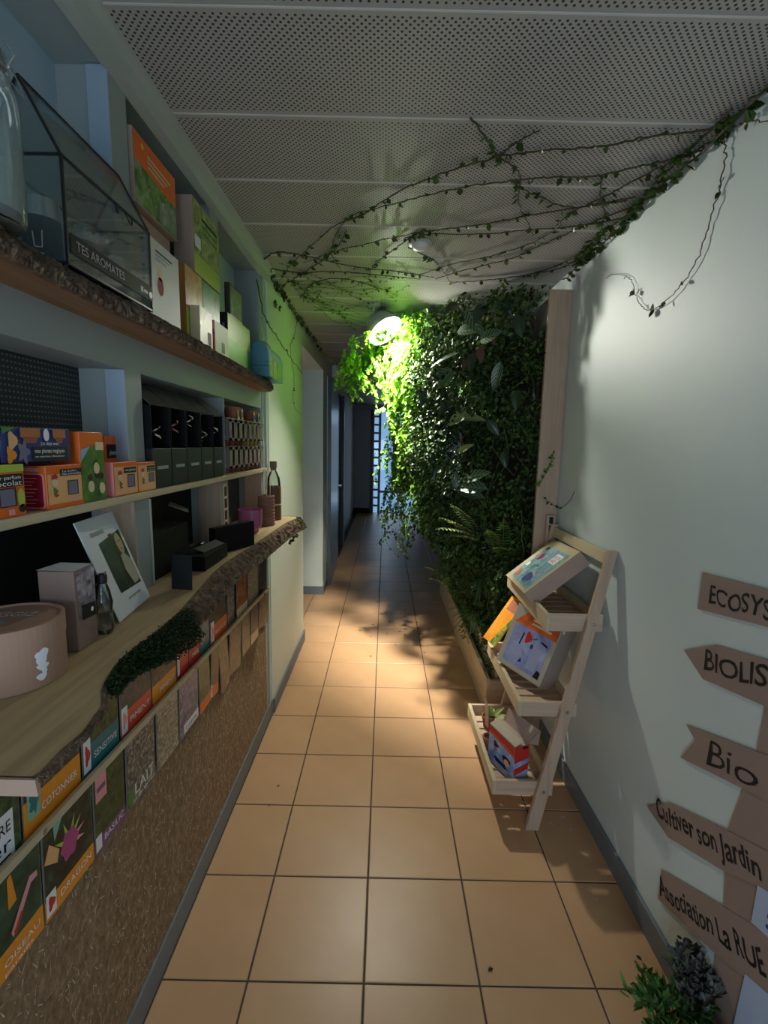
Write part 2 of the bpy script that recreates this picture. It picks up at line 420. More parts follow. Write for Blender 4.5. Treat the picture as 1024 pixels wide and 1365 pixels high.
# wall beyond the shelving, door recess, far doors
XW = -.618
wl2 = struct_boxes('wall_left_far', [(-.9, XW, 2.527, 3.56, -.003, CZ+.01), (-1.7, XW, 3.56, 4.72, 2.25, CZ+.01), (-1.7, XW, 4.72, 5.03, -.003, CZ+.01),
     (-.9, XW, 5.03, 7.3, 2.24, CZ+.01), (-.9, XW, 6.02, 6.25, -.003, 2.24), (-.9, -.70, 7.3, YE, -.003, CZ+.01), (-.9,XW,7.15,7.3,-.003,2.24),
     (-1.75, -1.7, 3.4, 4.8, -.003, CZ)], WALL_L)
struct_boxes('baseboard_left_far', [(XW, XW+.011, 2.54, 3.571, 0, .085), (-1.69, XW+.011, 4.708, 4.72, 0, .085), (XW, XW+.011, 4.72, 5.03, 0, .085), (-.70, -.69, 7.31, YE, 0, .085)], BASE)
DOORP = paint('slate_door_paint', (.085, .105, .125), .28, .05, 4, spec=.6)
d1 = structure(MB().obox((-.602, 5.50, 1.12), ((1, .02, 0), (-.02, 1, 0), (0, 0, 1)), (.04, .92, 2.23)).build('door_1', DOORP, bevel=.003))
MB().box(-.582, -.54, 5.86, 5.875, 1.03, 1.045).tube([(-.54, 5.865, 1.04), (-.54, 5.77, 1.035)], .008, 8).build('door_handle', STEEL, d1)
MB().tube([(-.585, 5.065, 1.95), (-.585, 5.065, 2.1)], .008, 8).build('hinge', STEEL, d1)
MB().tube([(-.585, 5.065, .12), (-.585, 5.065, .27)], .008, 8).build('hinge', STEEL, d1)
d2 = structure(MB().box(-.86, -.80, 6.25, 7.15, 0, 2.24).build('door_2', paint('dark_door', (.02, .022, .026), .5)))  # dark slab for the open doorway, its gloom put into the colour
MB().box(-.80, XW+.004, 6.25, 6.29, 0, 2.24).box(-.80, XW+.004, 7.11, 7.15, 0, 2.24).build('door_frame', DOORP, d2)
MB().prism([(-.60, 6.0, 2.16), (-.53, 6.06, 2.12), (-.53, 6.06, 2.09), (-.60, 6.0, 2.13)], (.01, .25, 0)).build('door_closer', DOORP, d2)
# end of the corridor: a grey door leaf, a side light and a glazed door on to daylight
we = struct_boxes('wall_back', [(-.9, -.27, YE, YE+.12, 2.3, CZ+.06), (-.27, XR, YE, YE+.12, 2.36, CZ+.06), (-.9, -.76, YE, YE+.12, 0, 2.3), (.84, XR, YE, YE+.12, 0, 2.36)], paint('far_wall', (.36, .38, .42), .6))
d3 = structure(MB().box(-.76, -.33, YE-.02, YE+.03, .12, 2.30).build('door_3', paint('mauve_grey_door', (.40, .39, .43), .5), bevel=.003))
MB().box(-.76, -.33, YE-.015, YE+.03, 0, .12).build('kick_plate', BLACK, d3)  # shade of the gap under the leaf, put in as black
MB().box(-.33, -.27, YE-.03, YE+.04, 0, 2.30).build('door_jamb', BLACKM, d3)
wn = structure(MB().box(-.27, -.25, YE, YE+.05, 0, 2.36).box(-.155, -.135, YE, YE+.05, 0, 2.36).build('window_1', paint('pale_frame', (.55, .58, .62), .4)))
for k in range(13):
    z = .02+k*.18
    MB().box(-.25, -.155, YE, YE+.05, z+.135, z+.18).build('muntin', DOORP, wn)
MB().box(-.25, -.155, YE+.02, YE+.026, 0, 2.36).build('pane', glass('clear_pane', (.95, .97, 1), .02), wn)
d4 = structure(MB().box(-.135, -.10, YE, YE+.05, 0, 2.36).box(.80, .84, YE, YE+.05, 0, 2.36).box(-.10, .80, YE, YE+.05, .47, .52).box(-.10, .8, YE, YE+.05, 2.28, 2.36).build('door_4', paint('blue_frame', (.22, .34, .46), .4)))
MB().box(-.10, .80, YE+.02, YE+.026, .52, 2.28).build('pane', MC['clear_pane'], d4)
MB().box(-.10, .80, YE+.02, YE+.026, .0, .47).build('pane', MC['clear_pane'], d4)
MB().box(.17, .80, YE+.06, YE+.09, .52, 2.0).build('dark_panel', CHAR, d4)

# ================================================================ FOLIAGE TOOLS
def nrm(a): return a/np.maximum(np.linalg.norm(a, axis=1, keepdims=True), 1e-9)
def leaf_mesh(name, base, tip_dir, nor, L, W, tint, mat, parent, kind='stuff', fold=.18, label=None):
    base = np.asarray(base, float); N = len(base)
    d = nrm(np.asarray(tip_dir, float)); n0 = np.asarray(nor, float); n0 = nrm(n0-d*np.sum(n0*d, 1, keepdims=True)); s = np.cross(d, n0)
    L = np.broadcast_to(np.asarray(L, float).reshape(-1, 1), (N, 1)); W = np.broadcast_to(np.asarray(W, float).reshape(-1, 1), (N, 1))
    o0 = np.array(origin(parent))
    c1 = base+d*L*.42-n0*W*fold
    V = np.stack([base, base+d*L*.30+s*W*.44, base+d*L*.62+s*W*.40, base+d*L-n0*L*.12, base+d*L*.62-s*W*.40, base+d*L*.30-s*W*.44, c1], 1)-o0
    V = V.reshape(-1, 3)
    F = np.array([[0, 1, 6], [1, 2, 6], [2, 3, 6], [3, 4, 6], [4, 5, 6], [5, 0, 6]])
    F = (F[None]+7*np.arange(N)[:, None, None]).reshape(-1, 3)
    me = bpy.data.meshes.new(name); me.vertices.add(len(V)); me.vertices.foreach_set('co', V.ravel())
    me.loops.add(F.size); me.loops.foreach_set('vertex_index', F.ravel().astype(np.int32))
    me.polygons.add(len(F)); me.polygons.foreach_set('loop_start', (np.arange(len(F))*3).astype(np.int32))
    at_ = me.attributes.new('tint', 'FLOAT', 'POINT'); at_.data.foreach_set('value', np.repeat(np.asarray(tint, float), 7))
    me.materials.append(mat); me.update(calc_edges=True); me.validate()
    o = bpy.data.objects.new(name, me); COL.objects.link(o)
    if parent: o.parent = parent
    ORIG[o.name] = origin(parent)
    if kind: o['kind'] = kind
    if label: o['label'] = label
    return o
def spline(pts, n):
    P = [Vector(p) for p in pts]; P = [P[0]*2-P[1]]+P+[P[-1]*2-P[-2]]; out = []
    segs = len(P)-3
    for i in range(n+1):
        u = i/n*segs; k = min(int(u), segs-1); f = u-k; a, b, c, d = P[k:k+4]
        out.append(.5*((2*b)+(-a+c)*f+(2*a-5*b+4*c-d)*f*f+(-a+3*b-3*c+d)*f**3))
    return out
IVY = leafmat('ivy_leaf', (.015, .035, .008), (.06, .11, .028), .2)
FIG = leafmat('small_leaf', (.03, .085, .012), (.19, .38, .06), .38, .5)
LIT = leafmat('light_leaf', (.10, .30, .02), (.32, .63, .055), .42)  # lamp light put into the colour: paler leaves for more green bounce
DARKL = leafmat('dark_leaf', (.008, .018, .006), (.075, .13, .04), .15, .32)  # shade of the wall's middle and of backlit sprigs put into this colour
NEARL = leafmat('creeper_leaf', (.010, .022, .007), (.13, .24, .06), .2, .35)  # dim ambient light on the nearer creepers put into the tints
FERN = leafmat('fern_leaf', (.03, .09, .02), (.16, .30, .08), .3)
STEM = paint('brown_stem', (.055, .045, .022), .7, .2, 30); GSTEM = paint('green_stem', (.09, .13, .03), .6, .2, 30)

# ================================================================ LIVING WALL
def surf_x(y, z):                        # face of the planting, seen from the aisle
    if y < 3.0: bul = .06+max(0, 3.07-y)*1.02
    elif y < 4.1: bul = .08+(y-3.0)*.22
    else: bul = .32+(y-4.1)*.30
    bul = min(bul, .70)
    b = min(1, max(0, (z-.25)/1.35)); b = b*b*(3-2*b)*.92+.08*b
    low = .66 if y < 4.6 else .60
    return low*(1-b)+bul*b
lw = thing('living_wall', 'tall planted green wall panel behind a wooden edge board on the right', 'green wall', (.8, 3.4, 0))
MB().box(.80, .879, 2.405, 4.85, .02, 2.29).build('backing_panel', paint('black_felt', (.012, .013, .010), .95, .2, 10), lw)
MB().box(.770, .879, 2.38, 2.404, .02, 2.30).build('edge_board', PINEZ, lw, bevel=.0015)
MB().box(.770, .879, 4.852, 4.876, .02, 2.30).build('edge_board', PINEZ, lw, bevel=.0015)
MB().box(.612, .634, 2.56, 4.86, .0, .225).build('trough_board', PINEY, lw, bevel=.003)
MB().box(.672, .690, 2.60, 4.84, .02, .30).build('trough_board', PINEY, lw, bevel=.003)
MB().box(.634, .80, 2.56, 2.582, .0, .215).build('trough_end', PINE, lw, bevel=.003)
MB().box(.634, .672, 2.582, 4.84, .02, .15).build('potting_soil', paint('soil', (.03, .02, .013), .95, .3, 30), lw)
MB().box(.69, .80, 2.582, 4.84, .02, .24).build('potting_soil', MC['soil'], lw)
def normal_at(y, z):
    e = .02; dx_y = (surf_x(y+e, z)-surf_x(y-e, z))/(2*e); dx_z = (surf_x(y, z+e)-surf_x(y, z-e))/(2*e)
    v = np.array([-1, dx_y, dx_z]); return v/np.linalg.norm(v)
def sheet(n, y0, y1, z0, z1, depth=.16, hole=None):
    ys = RNG.uniform(y0, y1, n); zs = RNG.uniform(z0, z1, n); P = []; Nn = []
    for y, z in zip(ys, zs):
        if hole and hole(y, z): continue
        if math.sin(11*y+2.5*math.sin(5*z))*math.sin(9*z+2*math.sin(7*y)) > .45 and RNG.random() < .8: continue
        x = surf_x(y, z); wob = .05*math.sin(9*y+3*z)+.04*math.sin(13*z-5*y)
        nn = normal_at(y, z); dd = depth*(RNG.random()**1.6)
        p = np.array([x, y, z])-nn*(dd-.02+wob*.8)
        if p[0] > .79: p[0] = .79-.04*RNG.random()
        P.append(p); Nn.append(nn)
    return np.array(P), np.array(Nn)
def sheet_plant(name, label, cat, n, box, L, wr_, mat, depth=.16, tb=(0, 1), droop=.7, hole=None, keep=None):
    P, Nn = sheet(n, *box, depth=depth, hole=hole)
    if keep is not None:
        kk = np.array([keep(p) for p in P]); P, Nn = P[kk], Nn[kk]
    o = thing(name, label, cat, (float(P[:, 0].max()), (box[0]+box[1])/2, box[2]))
    N = len(P); tip = Nn*.6+np.array([0, 0, -droop])+RNG.normal(0, .55, (N, 3)); nor = Nn+np.array([0, -.1, .6])+RNG.normal(0, .45, (N, 3))
    Ls = RNG.uniform(.7, 1.25, N)*L
    leaf_mesh('foliage', P, tip, nor, Ls, Ls*wr_, np.clip(RNG.normal(.30, .30, N), *tb), mat, o)
    m = MB()
    for i in range(26):
        y = random.uniform(box[0], box[1]); z = random.uniform(box[2], box[3]); zz = max(box[2], z-random.uniform(.15, .5))
        pts = []
        for k in range(6):
            f = k/5; zc = z*(1-f)+zz*f; yc = y+.05*math.sin(4*f+i); pts.append((min(.785, surf_x(yc, zc)+.03+.02*math.sin(7*f+i)), yc, zc))
        m.tube(pts, .0016, 4)
    m.build('stems', GSTEM, o, kind='stuff')
    return o
keep_near = lambda p: True
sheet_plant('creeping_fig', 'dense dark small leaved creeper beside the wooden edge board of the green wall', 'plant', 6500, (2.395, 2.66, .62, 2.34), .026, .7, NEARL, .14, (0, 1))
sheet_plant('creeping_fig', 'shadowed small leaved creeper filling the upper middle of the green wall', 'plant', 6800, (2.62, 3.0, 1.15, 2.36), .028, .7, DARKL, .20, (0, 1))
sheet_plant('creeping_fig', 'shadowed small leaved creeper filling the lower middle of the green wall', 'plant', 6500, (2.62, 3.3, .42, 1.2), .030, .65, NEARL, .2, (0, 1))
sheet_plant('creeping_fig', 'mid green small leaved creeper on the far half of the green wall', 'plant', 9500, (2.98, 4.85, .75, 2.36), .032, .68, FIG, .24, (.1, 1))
sheet_plant('mossy_creeper', 'low mossy green creeper spilling over the wooden planter boards', 'plant', 4200, (2.62, 4.85, .20, .50), .024, .6, FERN, .16, (0, .6), .4)
# the mass of light leaves around the lamp and its hanging strands
LAMP = Vector((-.03, 3.1, 2.275))
def strands_plant(name, label, n, fx, fy, ftop, flen, Lf, mat, group=None, clear=True, tb=(0, 1), dens=.012):
    segs = []; B = []; T = []; Nn = []
    for i in range(n):
        x = fx(); y = fy(x); top = ftop(x); ln = flen(x); ph = random.random()*6
        pts = []
        k = max(4, int(ln/.06))
        for j in range(k+1):
            f = j/k; pts.append(Vector((x+.045*math.sin(2.2*f+ph)*f*2+(.02*math.sin(9*f+ph)), y+.045*math.cos(2*f+ph*1.7)*f, top-ln*f)))
        if clear and min((p-LAMP).length for p in pts) < .125: continue
        segs.append(pts)
        cnt = int(ln/dens)
        for j in range(cnt):
            f = random.random()**.9*k; a = min(int(f), k-1); p = pts[a].lerp(pts[a+1], f-a)
            an = random.random()*2*PI
            if clear and (p-LAMP).length < .13: continue
            B.append(p); T.append((math.cos(an), math.sin(an), -.7-random.random()*.6)); Nn.append((math.cos(an)*.8, math.sin(an)*.8-.3, .5+random.random()*.4))
    o = thing(name, label, 'plant', segs[0][0], group)
    m = MB()
    for p in segs: m.tube(p, .0014, 4)
    m.build('stems', GSTEM, o, kind='stuff')
    N = len(B); Ls = RNG.uniform(.7, 1.2, N)*Lf
    leaf_mesh('foliage', B, np.array(T)+RNG.normal(0, .3, (N, 3)), np.array(Nn)+RNG.normal(0, .3, (N, 3)), Ls, Ls*.72, np.clip(RNG.normal(.5, .27, N), *tb), mat, o)
    return o
U = random.uniform
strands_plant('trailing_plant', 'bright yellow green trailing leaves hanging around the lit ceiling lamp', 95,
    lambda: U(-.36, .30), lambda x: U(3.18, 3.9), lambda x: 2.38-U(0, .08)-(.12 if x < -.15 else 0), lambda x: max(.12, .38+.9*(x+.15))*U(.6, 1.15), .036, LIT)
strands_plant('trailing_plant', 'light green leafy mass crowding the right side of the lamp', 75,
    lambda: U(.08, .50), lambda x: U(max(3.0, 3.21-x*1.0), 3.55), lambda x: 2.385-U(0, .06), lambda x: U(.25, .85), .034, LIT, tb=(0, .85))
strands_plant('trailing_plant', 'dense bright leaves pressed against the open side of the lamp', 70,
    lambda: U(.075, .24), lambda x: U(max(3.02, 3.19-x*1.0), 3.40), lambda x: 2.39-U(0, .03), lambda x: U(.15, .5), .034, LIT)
strands_plant('trailing_plant', 'long curtain of small leaves hanging in front of the blue daylit door', 60,
    lambda: U(.03, .34), lambda x: U(3.3, 4.4), lambda x: U(1.5, 2.2), lambda x: U(.5, 1.05), .032, FIG, tb=(.15, 1))
strands_plant('trailing_plant', 'sparse dark sprigs dangling low against the bright end door', 13,
    lambda: U(.02, .26), lambda x: U(3.6, 4.3), lambda x: U(1.0, 1.35), lambda x: U(.3, .5), .034, DARKL, dens=.035)
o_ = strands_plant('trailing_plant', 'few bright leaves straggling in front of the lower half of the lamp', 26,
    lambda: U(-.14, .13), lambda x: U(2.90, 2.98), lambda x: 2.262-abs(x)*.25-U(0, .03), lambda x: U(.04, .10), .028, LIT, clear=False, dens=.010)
# large patterned calathea leaves, each one a part
def calmat(name, c1, c2, c3, lim):
  t = NT(name); uvn = t.n('ShaderNodeTexCoord'); sp = t.n('ShaderNodeSeparateXYZ'); t.l(uvn.outputs['UV'], sp.inputs[0])
  au = t.math('ABSOLUTE', t.math('SUBTRACT', sp.outputs[0], .5))
  st = t.math('SINE', t.math('MULTIPLY', t.math('SUBTRACT', sp.outputs[1], t.math('MULTIPLY', au, .55)), 46))
  c = t.mix(t.math('GREATER_THAN', st, lim), c1, c2); c = t.mix(t.math('LESS_THAN', au, .035), c, c3)
  return t.principled(c, .35, 0, .5)
CAL = calmat('calathea_leaf', (.018, .045, .016), (.13, .20, .11), (.15, .22, .11), .25)
PCAL = calmat('pale_calathea', (.21, .25, .085), (.10, .15, .05), (.26, .30, .14), .75)
def big_leaf(parent, base, tip, nor, width, mat, name='leaf', droop=.25, nseg=9, wave=.0, label=None):
    base, tip, nor = Vector(base), Vector(tip), Vector(nor); d = tip-base; L = d.length; d.normalize()
    nor = (nor-d*nor.dot(d)).normalized(); s = d.cross(nor)
    m = MB(); vs = []; uv = []; fs = []
    for i in range(nseg+1):
        f = i/nseg; wv = width*.5*(math.sin(PI*min(1, f**.8)))**.75 if 0 < f < 1 else .0006
        cpt = base+d*L*f+nor*(-droop*L*(f*f))+nor*(droop*L*f*.35)
        for k, q in enumerate((-1, -.5, 0, .5, 1)):
            vs.append(cpt+s*wv*q+nor*(abs(q)*wv*.35+wave*math.sin(f*20+q*3)*wv)); uv.append(((q+1)/2, f))
    for i in range(nseg):
        for k in range(4): fs.append((i*5+k, i*5+k+1, i*5+k+6, i*5+k+5))
    m.add(vs, fs); m.uv = uv
    return m.build(name, mat, parent, smooth=True, label=label)
def calathea(label, root, specs, mat=CAL):
    o = thing('calathea', label, 'plant', root)
    R_ = Vector(root); m = MB()
    for (u, v, u2, v2, y, wd, nz) in specs:
        ys = lambda q: 3.19/(1.02+(q-512)/629.0)-.03
        b = at(u, v, y=ys(u)); tp = at(u2, v2, y=ys(u2)-.015)
        nor = (Vector((0, 0, EYE))-b).normalized()+Vector((-.25, 0, nz))
        big_leaf(o, b, tp, nor, wd, mat, droop=.18)
        m.tube(spline([R_, (R_+b)/2+Vector((0, .02, .03)), b], 6), .003, 5)
    m.build('stalks', GSTEM, o)
    return o
calathea('striped calathea with drooping leaves high on the green wall right of the lamp', (0.56, 2.82, 1.98), [(622, 410, 642, 446, 2.62, .075, .3), (655, 402, 620, 412, 2.66, .05, .8), (652, 420, 672, 404, 2.62, .06, .6), (640, 455, 668, 440, 2.6, .07, .4), (610, 442, 642, 438, 2.63, .07, .5)])
calathea('calathea with one upright narrow striped leaf in the middle of the green wall', (0.62, 2.80, 1.62), [(668, 482, 657, 522, 2.56, .058, .1), (605, 492, 577, 518, 2.60, .095, .3), (612, 470, 570, 487, 2.58, .03, .9), (590, 444, 572, 470, 2.62, .03, .5)])
calathea('calathea with pale yellowish curled leaves at mid height of the green wall', (0.62, 2.78, 1.42), [(628, 548, 594, 566, 2.54, .075, .5), (612, 556, 646, 558, 2.52, .05, .6), (640, 530, 622, 542, 2.56, .06, .5), (608, 604, 630, 592, 2.54, .04, .4)], PCAL)
calathea('calathea with fanned silver striped leaves low on the green wall', (0.62, 2.76, 1.14), [(612, 652, 606, 628, 2.56, .06, .3), (616, 640, 652, 628, 2.54, .07, .4), (650, 652, 604, 646, 2.50, .085, .5), (646, 664, 606, 652, 2.52, .06, .5)])
DKL = paint('broad_dark_leaf', (.022, .045, .018), .3, .3, 25, spec=.5); DRY = paint('dry_brown_leaf', (.10, .05, .03), .7, .3, 25)
def broad(label, root, items, mat, name='philodendron'):
    o = thing(name, label, 'plant', root); m = MB(); R_ = Vector(root)
    for (u, v, ang, L, wd) in items:
        y = 3.19/(1.02+(u-512)/629.0)-.02; b = at(u, v, y=y); y_ = b.y-.04; tp_ = b+Vector((math.cos(ang)*L*.9, -.03, math.sin(ang)*L))
        big_leaf(o, b, tp_, (Vector((0, 0, EYE))-b).normalized()+Vector((-.2, 0, .5)), wd, mat, droop=.22, nseg=8)
        m.tube(spline([R_, (R_+b)/2+Vector((0, .02, .02)), b], 5), .0022, 4)
    m.build('stalks', STEM, o)
broad('broad dark leaves at the top of the green wall under the ceiling', (0.56, 2.84, 2.22), [(648, 405, -2.2, .12, .07), (668, 398, -1.0, .10, .06), (690, 420, -1.4, .11, .06), (612, 405, -2.6, .10, .06), (632, 470, -1.9, .10, .05)], DKL)
broad('broad dark leaves in the shaded middle of the green wall', (0.60, 2.82, 1.55), [(650, 560, -.9, .10, .05), (690, 520, -1.7, .10, .05), (602, 535, -2.4, .11, .06), (570, 520, -2.0, .10, .06), (672, 600, -1.5, .09, .045), (590, 620, -2.2, .10, .05)], DKL)
broad('withered brown leaves hanging in the upper middle of the green wall', (0.61, 2.84, 1.92), [(640, 462, -1.5, .085, .045), (652, 440, -1.2, .08, .04), (622, 478, -1.9, .07, .03)], DRY, 'dry_leaves')
# sword fern with paired leaflets, and arching grassy plants at the bottom
def frond(m_list, base, tip, width, arch, nn=16, side=None):
    base, tip = Vector(base), Vector(tip); d = tip-base; L = d.length
    pts = [base+d*f+Vector((0, 0, arch*L*4*f*(1-f))) for f in [i/nn for i in range(nn+1)]]
    for i in range(1, nn):
        f = i/nn; t_ = (pts[i+1]-pts[i-1]).normalized(); s = t_.cross(Vector((0, 0, 1))).normalized(); n_ = s.cross(t_)
        for q in (-1, 1):
            m_list[0].append(pts[i]); m_list[1].append(s*q+t_*.35-n_*.12); m_list[2].append(n_+Vector((0, -.2, 0))); m_list[3].append(width*(math.sin(PI*(.12+.86*f)))*U(.85, 1.1))
    return pts
def fern(label, root, tips, width, arch, mat, wr_=.28, name='sword_fern', tint=.6):
    o = thing(name, label, 'plant', root); 
    for tp in tips:
        ml = ([], [], [], []); pts = frond(ml, root, tp, width*U(.85, 1.1), arch*U(.7, 1.2))
        fr = MB().tube(pts, .0018, 4).build('frond', GSTEM, o)
        N = len(ml[0]); leaf_mesh('leaflets', ml[0], ml[1], ml[2], ml[3], np.array(ml[3])*wr_, np.clip(RNG.normal(tint, .2, N), 0, 1), mat, fr, kind='stuff')
    return o
PALEF = leafmat('pale_fern_leaf', (.08, .16, .06), (.30, .40, .20), .3)
fern('sword fern with one pale lit frond reaching left from the green wall', (.60, 2.78, .98), [at(580, 706, y=2.55), at(585, 690, y=2.6), at(600, 672, y=2.58), at(598, 715, y=2.62)], .075, .10, PALEF, .3)
fern('fine leaved fern beside the black felt in the lower part of the green wall', (.66, 2.55, .93), [at(672, 692, y=2.38), at(700, 705, y=2.40), at(688, 735, y=2.38), at(665, 730, y=2.36), at(650, 705, y=2.42)], .06, .10, FERN, .22, tint=.35)
fern('feathery fern arching over the floor at the foot of the green wall', (.56, 3.3, .45), [at(566, 756, y=3.3), at(572, 772, y=3.2), at(585, 735, y=3.3), at(600, 770, y=3.0), at(610, 790, y=2.95), at(590, 745, y=3.4)], .08, .14, FERN, .2)
def grass_plant(label, root, n, L, mat):
    o = thing('spider_plant', label, 'plant', root); R_ = Vector(root)
    for i in range(n):
        a = U(PI*.75, PI*1.75); ln = L*U(.6, 1.1); d = Vector((math.cos(a), math.sin(a), 0))
        tip = R_+d*ln*.7+Vector((0, 0, U(-.12, .12)))
        big_leaf(o, R_, tip, Vector((0, 0, 1))+d*.2, .012, mat, 'blade', droop=.45, nseg=6)
    return o
grass_plant('spider plant with narrow arching blades above the planter boards', (.60, 2.95, .50), 22, .26, paint('blade_green', (.10, .20, .05), .45, .2, 30))
grass_plant('spider plant with thin dark blades near the middle of the green wall', (.58, 2.72, .78), 18, .22, paint('blade_dark', (.05, .11, .03), .45, .2, 30))
# sprig over the edge board
sp_ = thing('ivy_sprig', 'short leafy sprig curling over the wooden edge board of the green wall', 'plant', (.77, 2.37, 1.35))
pts = spline([(.775, 2.37, 1.36), (.795, 2.368, 1.40), (.82, 2.366, 1.45), (.835, 2.366, 1.52)], 10); MB().tube(pts, .0012, 4).build('stem', GSTEM, sp_)
leaf_mesh('leaves', [p for p in pts for q in (0, 1)], RNG.normal(0, 1, (22, 3)), np.tile([-.3, -1, .3], (22, 1))+RNG.normal(0, .3, (22, 3)), .022, .014, RNG.random(22), FIG, sp_)
sp_ = thing('ivy_sprig', 'thin dark sprig with a few leaves low on the wooden edge board', 'plant', (.77, 2.37, 1.18))
pts = spline([at(722, 662, y=2.37), at(735, 671, y=2.36), at(745, 677, y=2.36), at(758, 670, x=.87), at(766, 655, x=.875)], 12); MB().tube(pts, .0012, 4).build('stem', STEM, sp_)
leaf_mesh('leaves', [pts[i] for i in (1, 2, 3, 5, 6, 7)], RNG.normal(0, 1, (6, 3)), np.tile([-.3, -1, .3], (6, 1)), .02, .014, RNG.random(6), DARKL, sp_)

# ================================================================ LAMP AND CEILING FITTINGS
lp = thing('spot_lamp', 'lit round lamp with a grey dome shade on the ceiling amid leaves', 'lamp', (-.085, 3.0, CZ))
MB().lathe([(.0, 0), (.035, 0), (.035, -.018), (.0, -.02)], (-.085, 3.02, CZ), 20).build('ceiling_mount', paint('grey_lamp', (.32, .35, .36), .4, .05, 5, metal=.0), lp)
AX = Vector((.52, -.34, -.78)).normalized()
MB().tube([(-.085, 3.02, CZ-.01), (-.095, 3.05, 2.36), LAMP-AX*.085], .008, 8).build('stem', MC['grey_lamp'], lp)
prof = [(.012, -.105), (.040, -.10), (.075, -.078), (.098, -.045), (.112, -.005), (.118, .028), (.114, .028), (.108, -.004), (.094, -.042), (.072, -.074), (.038, -.096), (.0, -.10)]
MB().lathe(prof, LAMP, 36, AX).build('lamp_shade', MC['grey_lamp'], lp, smooth=True)
t = NT('lit_bulb'); em = t.n('ShaderNodeEmission'); em.inputs[0].default_value = (*BULB_COLOR, 1); em.inputs[1].default_value = BULB_POWER
o_ = t.n('ShaderNodeOutputMaterial'); t.l(em.outputs[0], o_.inputs[0])
bm = MB().lathe([(.001, -.038), (.02, -.033), (.035, -.012), (.038, .004), (.033, .02), (.02, .033), (.001, .038)], LAMP-AX*.032, 20, AX)
bm.build('bulb', t.m, lp, smooth=True)
bl_d = bpy.data.lights.new('reflector_beam', 'SPOT'); bl_d.energy = 430; bl_d.spot_size = math.radians(128); bl_d.spot_blend = .5; bl_d.shadow_soft_size = .03; bl_d.color = BULB_COLOR  # extra spot added at the lamp to brighten leaves and their green bounce
bl_o = bpy.data.objects.new('reflector_beam', bl_d); COL.objects.link(bl_o); bl_o.parent = lp
BX = Vector((.60, .46, -.66)).normalized()
bl_o.location = LAMP+AX*.02-origin(lp); bl_o.rotation_euler = BX.to_track_quat('-Z', 'Y').to_euler()
det = thing('smoke_detector', 'small white domed detector on the perforated ceiling', 'detector', (.128, 2.139, CZ))
MB().lathe([(.0, 0), (.050, 0), (.052, -.006), (.047, -.010), (.0, -.011)], (.128, 2.139, CZ), 28).build('base_ring', paint('grey_plastic', (.42, .42, .40), .5), det, smooth=True)
MB().lathe([(.036, -.009), (.035, -.018), (.026, -.027), (.012, -.031), (.0, -.032)], (.128, 2.139, CZ), 28).build('dome', paint('white_plastic', (.62, .62, .60), .4), det, smooth=True)
sb = thing('emergency_light', 'pale box fitting under the ceiling above the dark doors', 'light fitting', (-.455, 5.0, CZ))
MB().box(-.56, -.35, 4.94, 5.06, 2.22, 2.335).build('housing', paint('pale_plastic', (.55, .56, .5), .5), sb, bevel=.012)
MB().box(-.47, -.44, 4.98, 5.02, 2.335, CZ).build('bracket', MC['grey_plastic'], sb)

# ================================================================ VINES
def vine(label, pts, group=None, leaf=.024, dens=30, r=.0030, mat=IVY, stem=STEM, nor=(0, 0, -1), name='ivy_vine', n=None):
    P = spline(pts, n or max(10, len(pts)*7)); o = thing(name, label, 'vine', P[0], group)
    P = [p+Vector((random.gauss(0, .0025), random.gauss(0, .0025), 0)) for p in P]
    MB().tube(P, [r*(1-.5*i/len(P)) for i in range(len(P))], 5).build('stem', stem, o)
    ln = sum((P[i+1]-P[i]).length for i in range(len(P)-1)); N = max(4, int(ln*dens)); B = []; T = []
    for i in range(N):
        f = random.random()*(len(P)-1); k = min(int(f), len(P)-2); p = P[k].lerp(P[k+1], f-k); B.append(p)
        t_ = (P[k+1]-P[k]).normalized(); s = t_.cross(Vector(nor)); T.append(s*random.choice((-1, 1))+t_*U(-.6, .6)+Vector(nor)*U(.1, 1.0))
    Ls = RNG.uniform(.55, 1.3, N)*leaf
    leaf_mesh('leaves', B, T, np.tile(nor, (N, 1))+RNG.normal(0, .6, (N, 3)), Ls, Ls*.75, RNG.random(N), mat, o)
    return o
def cv(px, z=CZ-.008): return [at(u, v, z=z-.004*(i % 2)) for i, (u, v) in enumerate(px)]
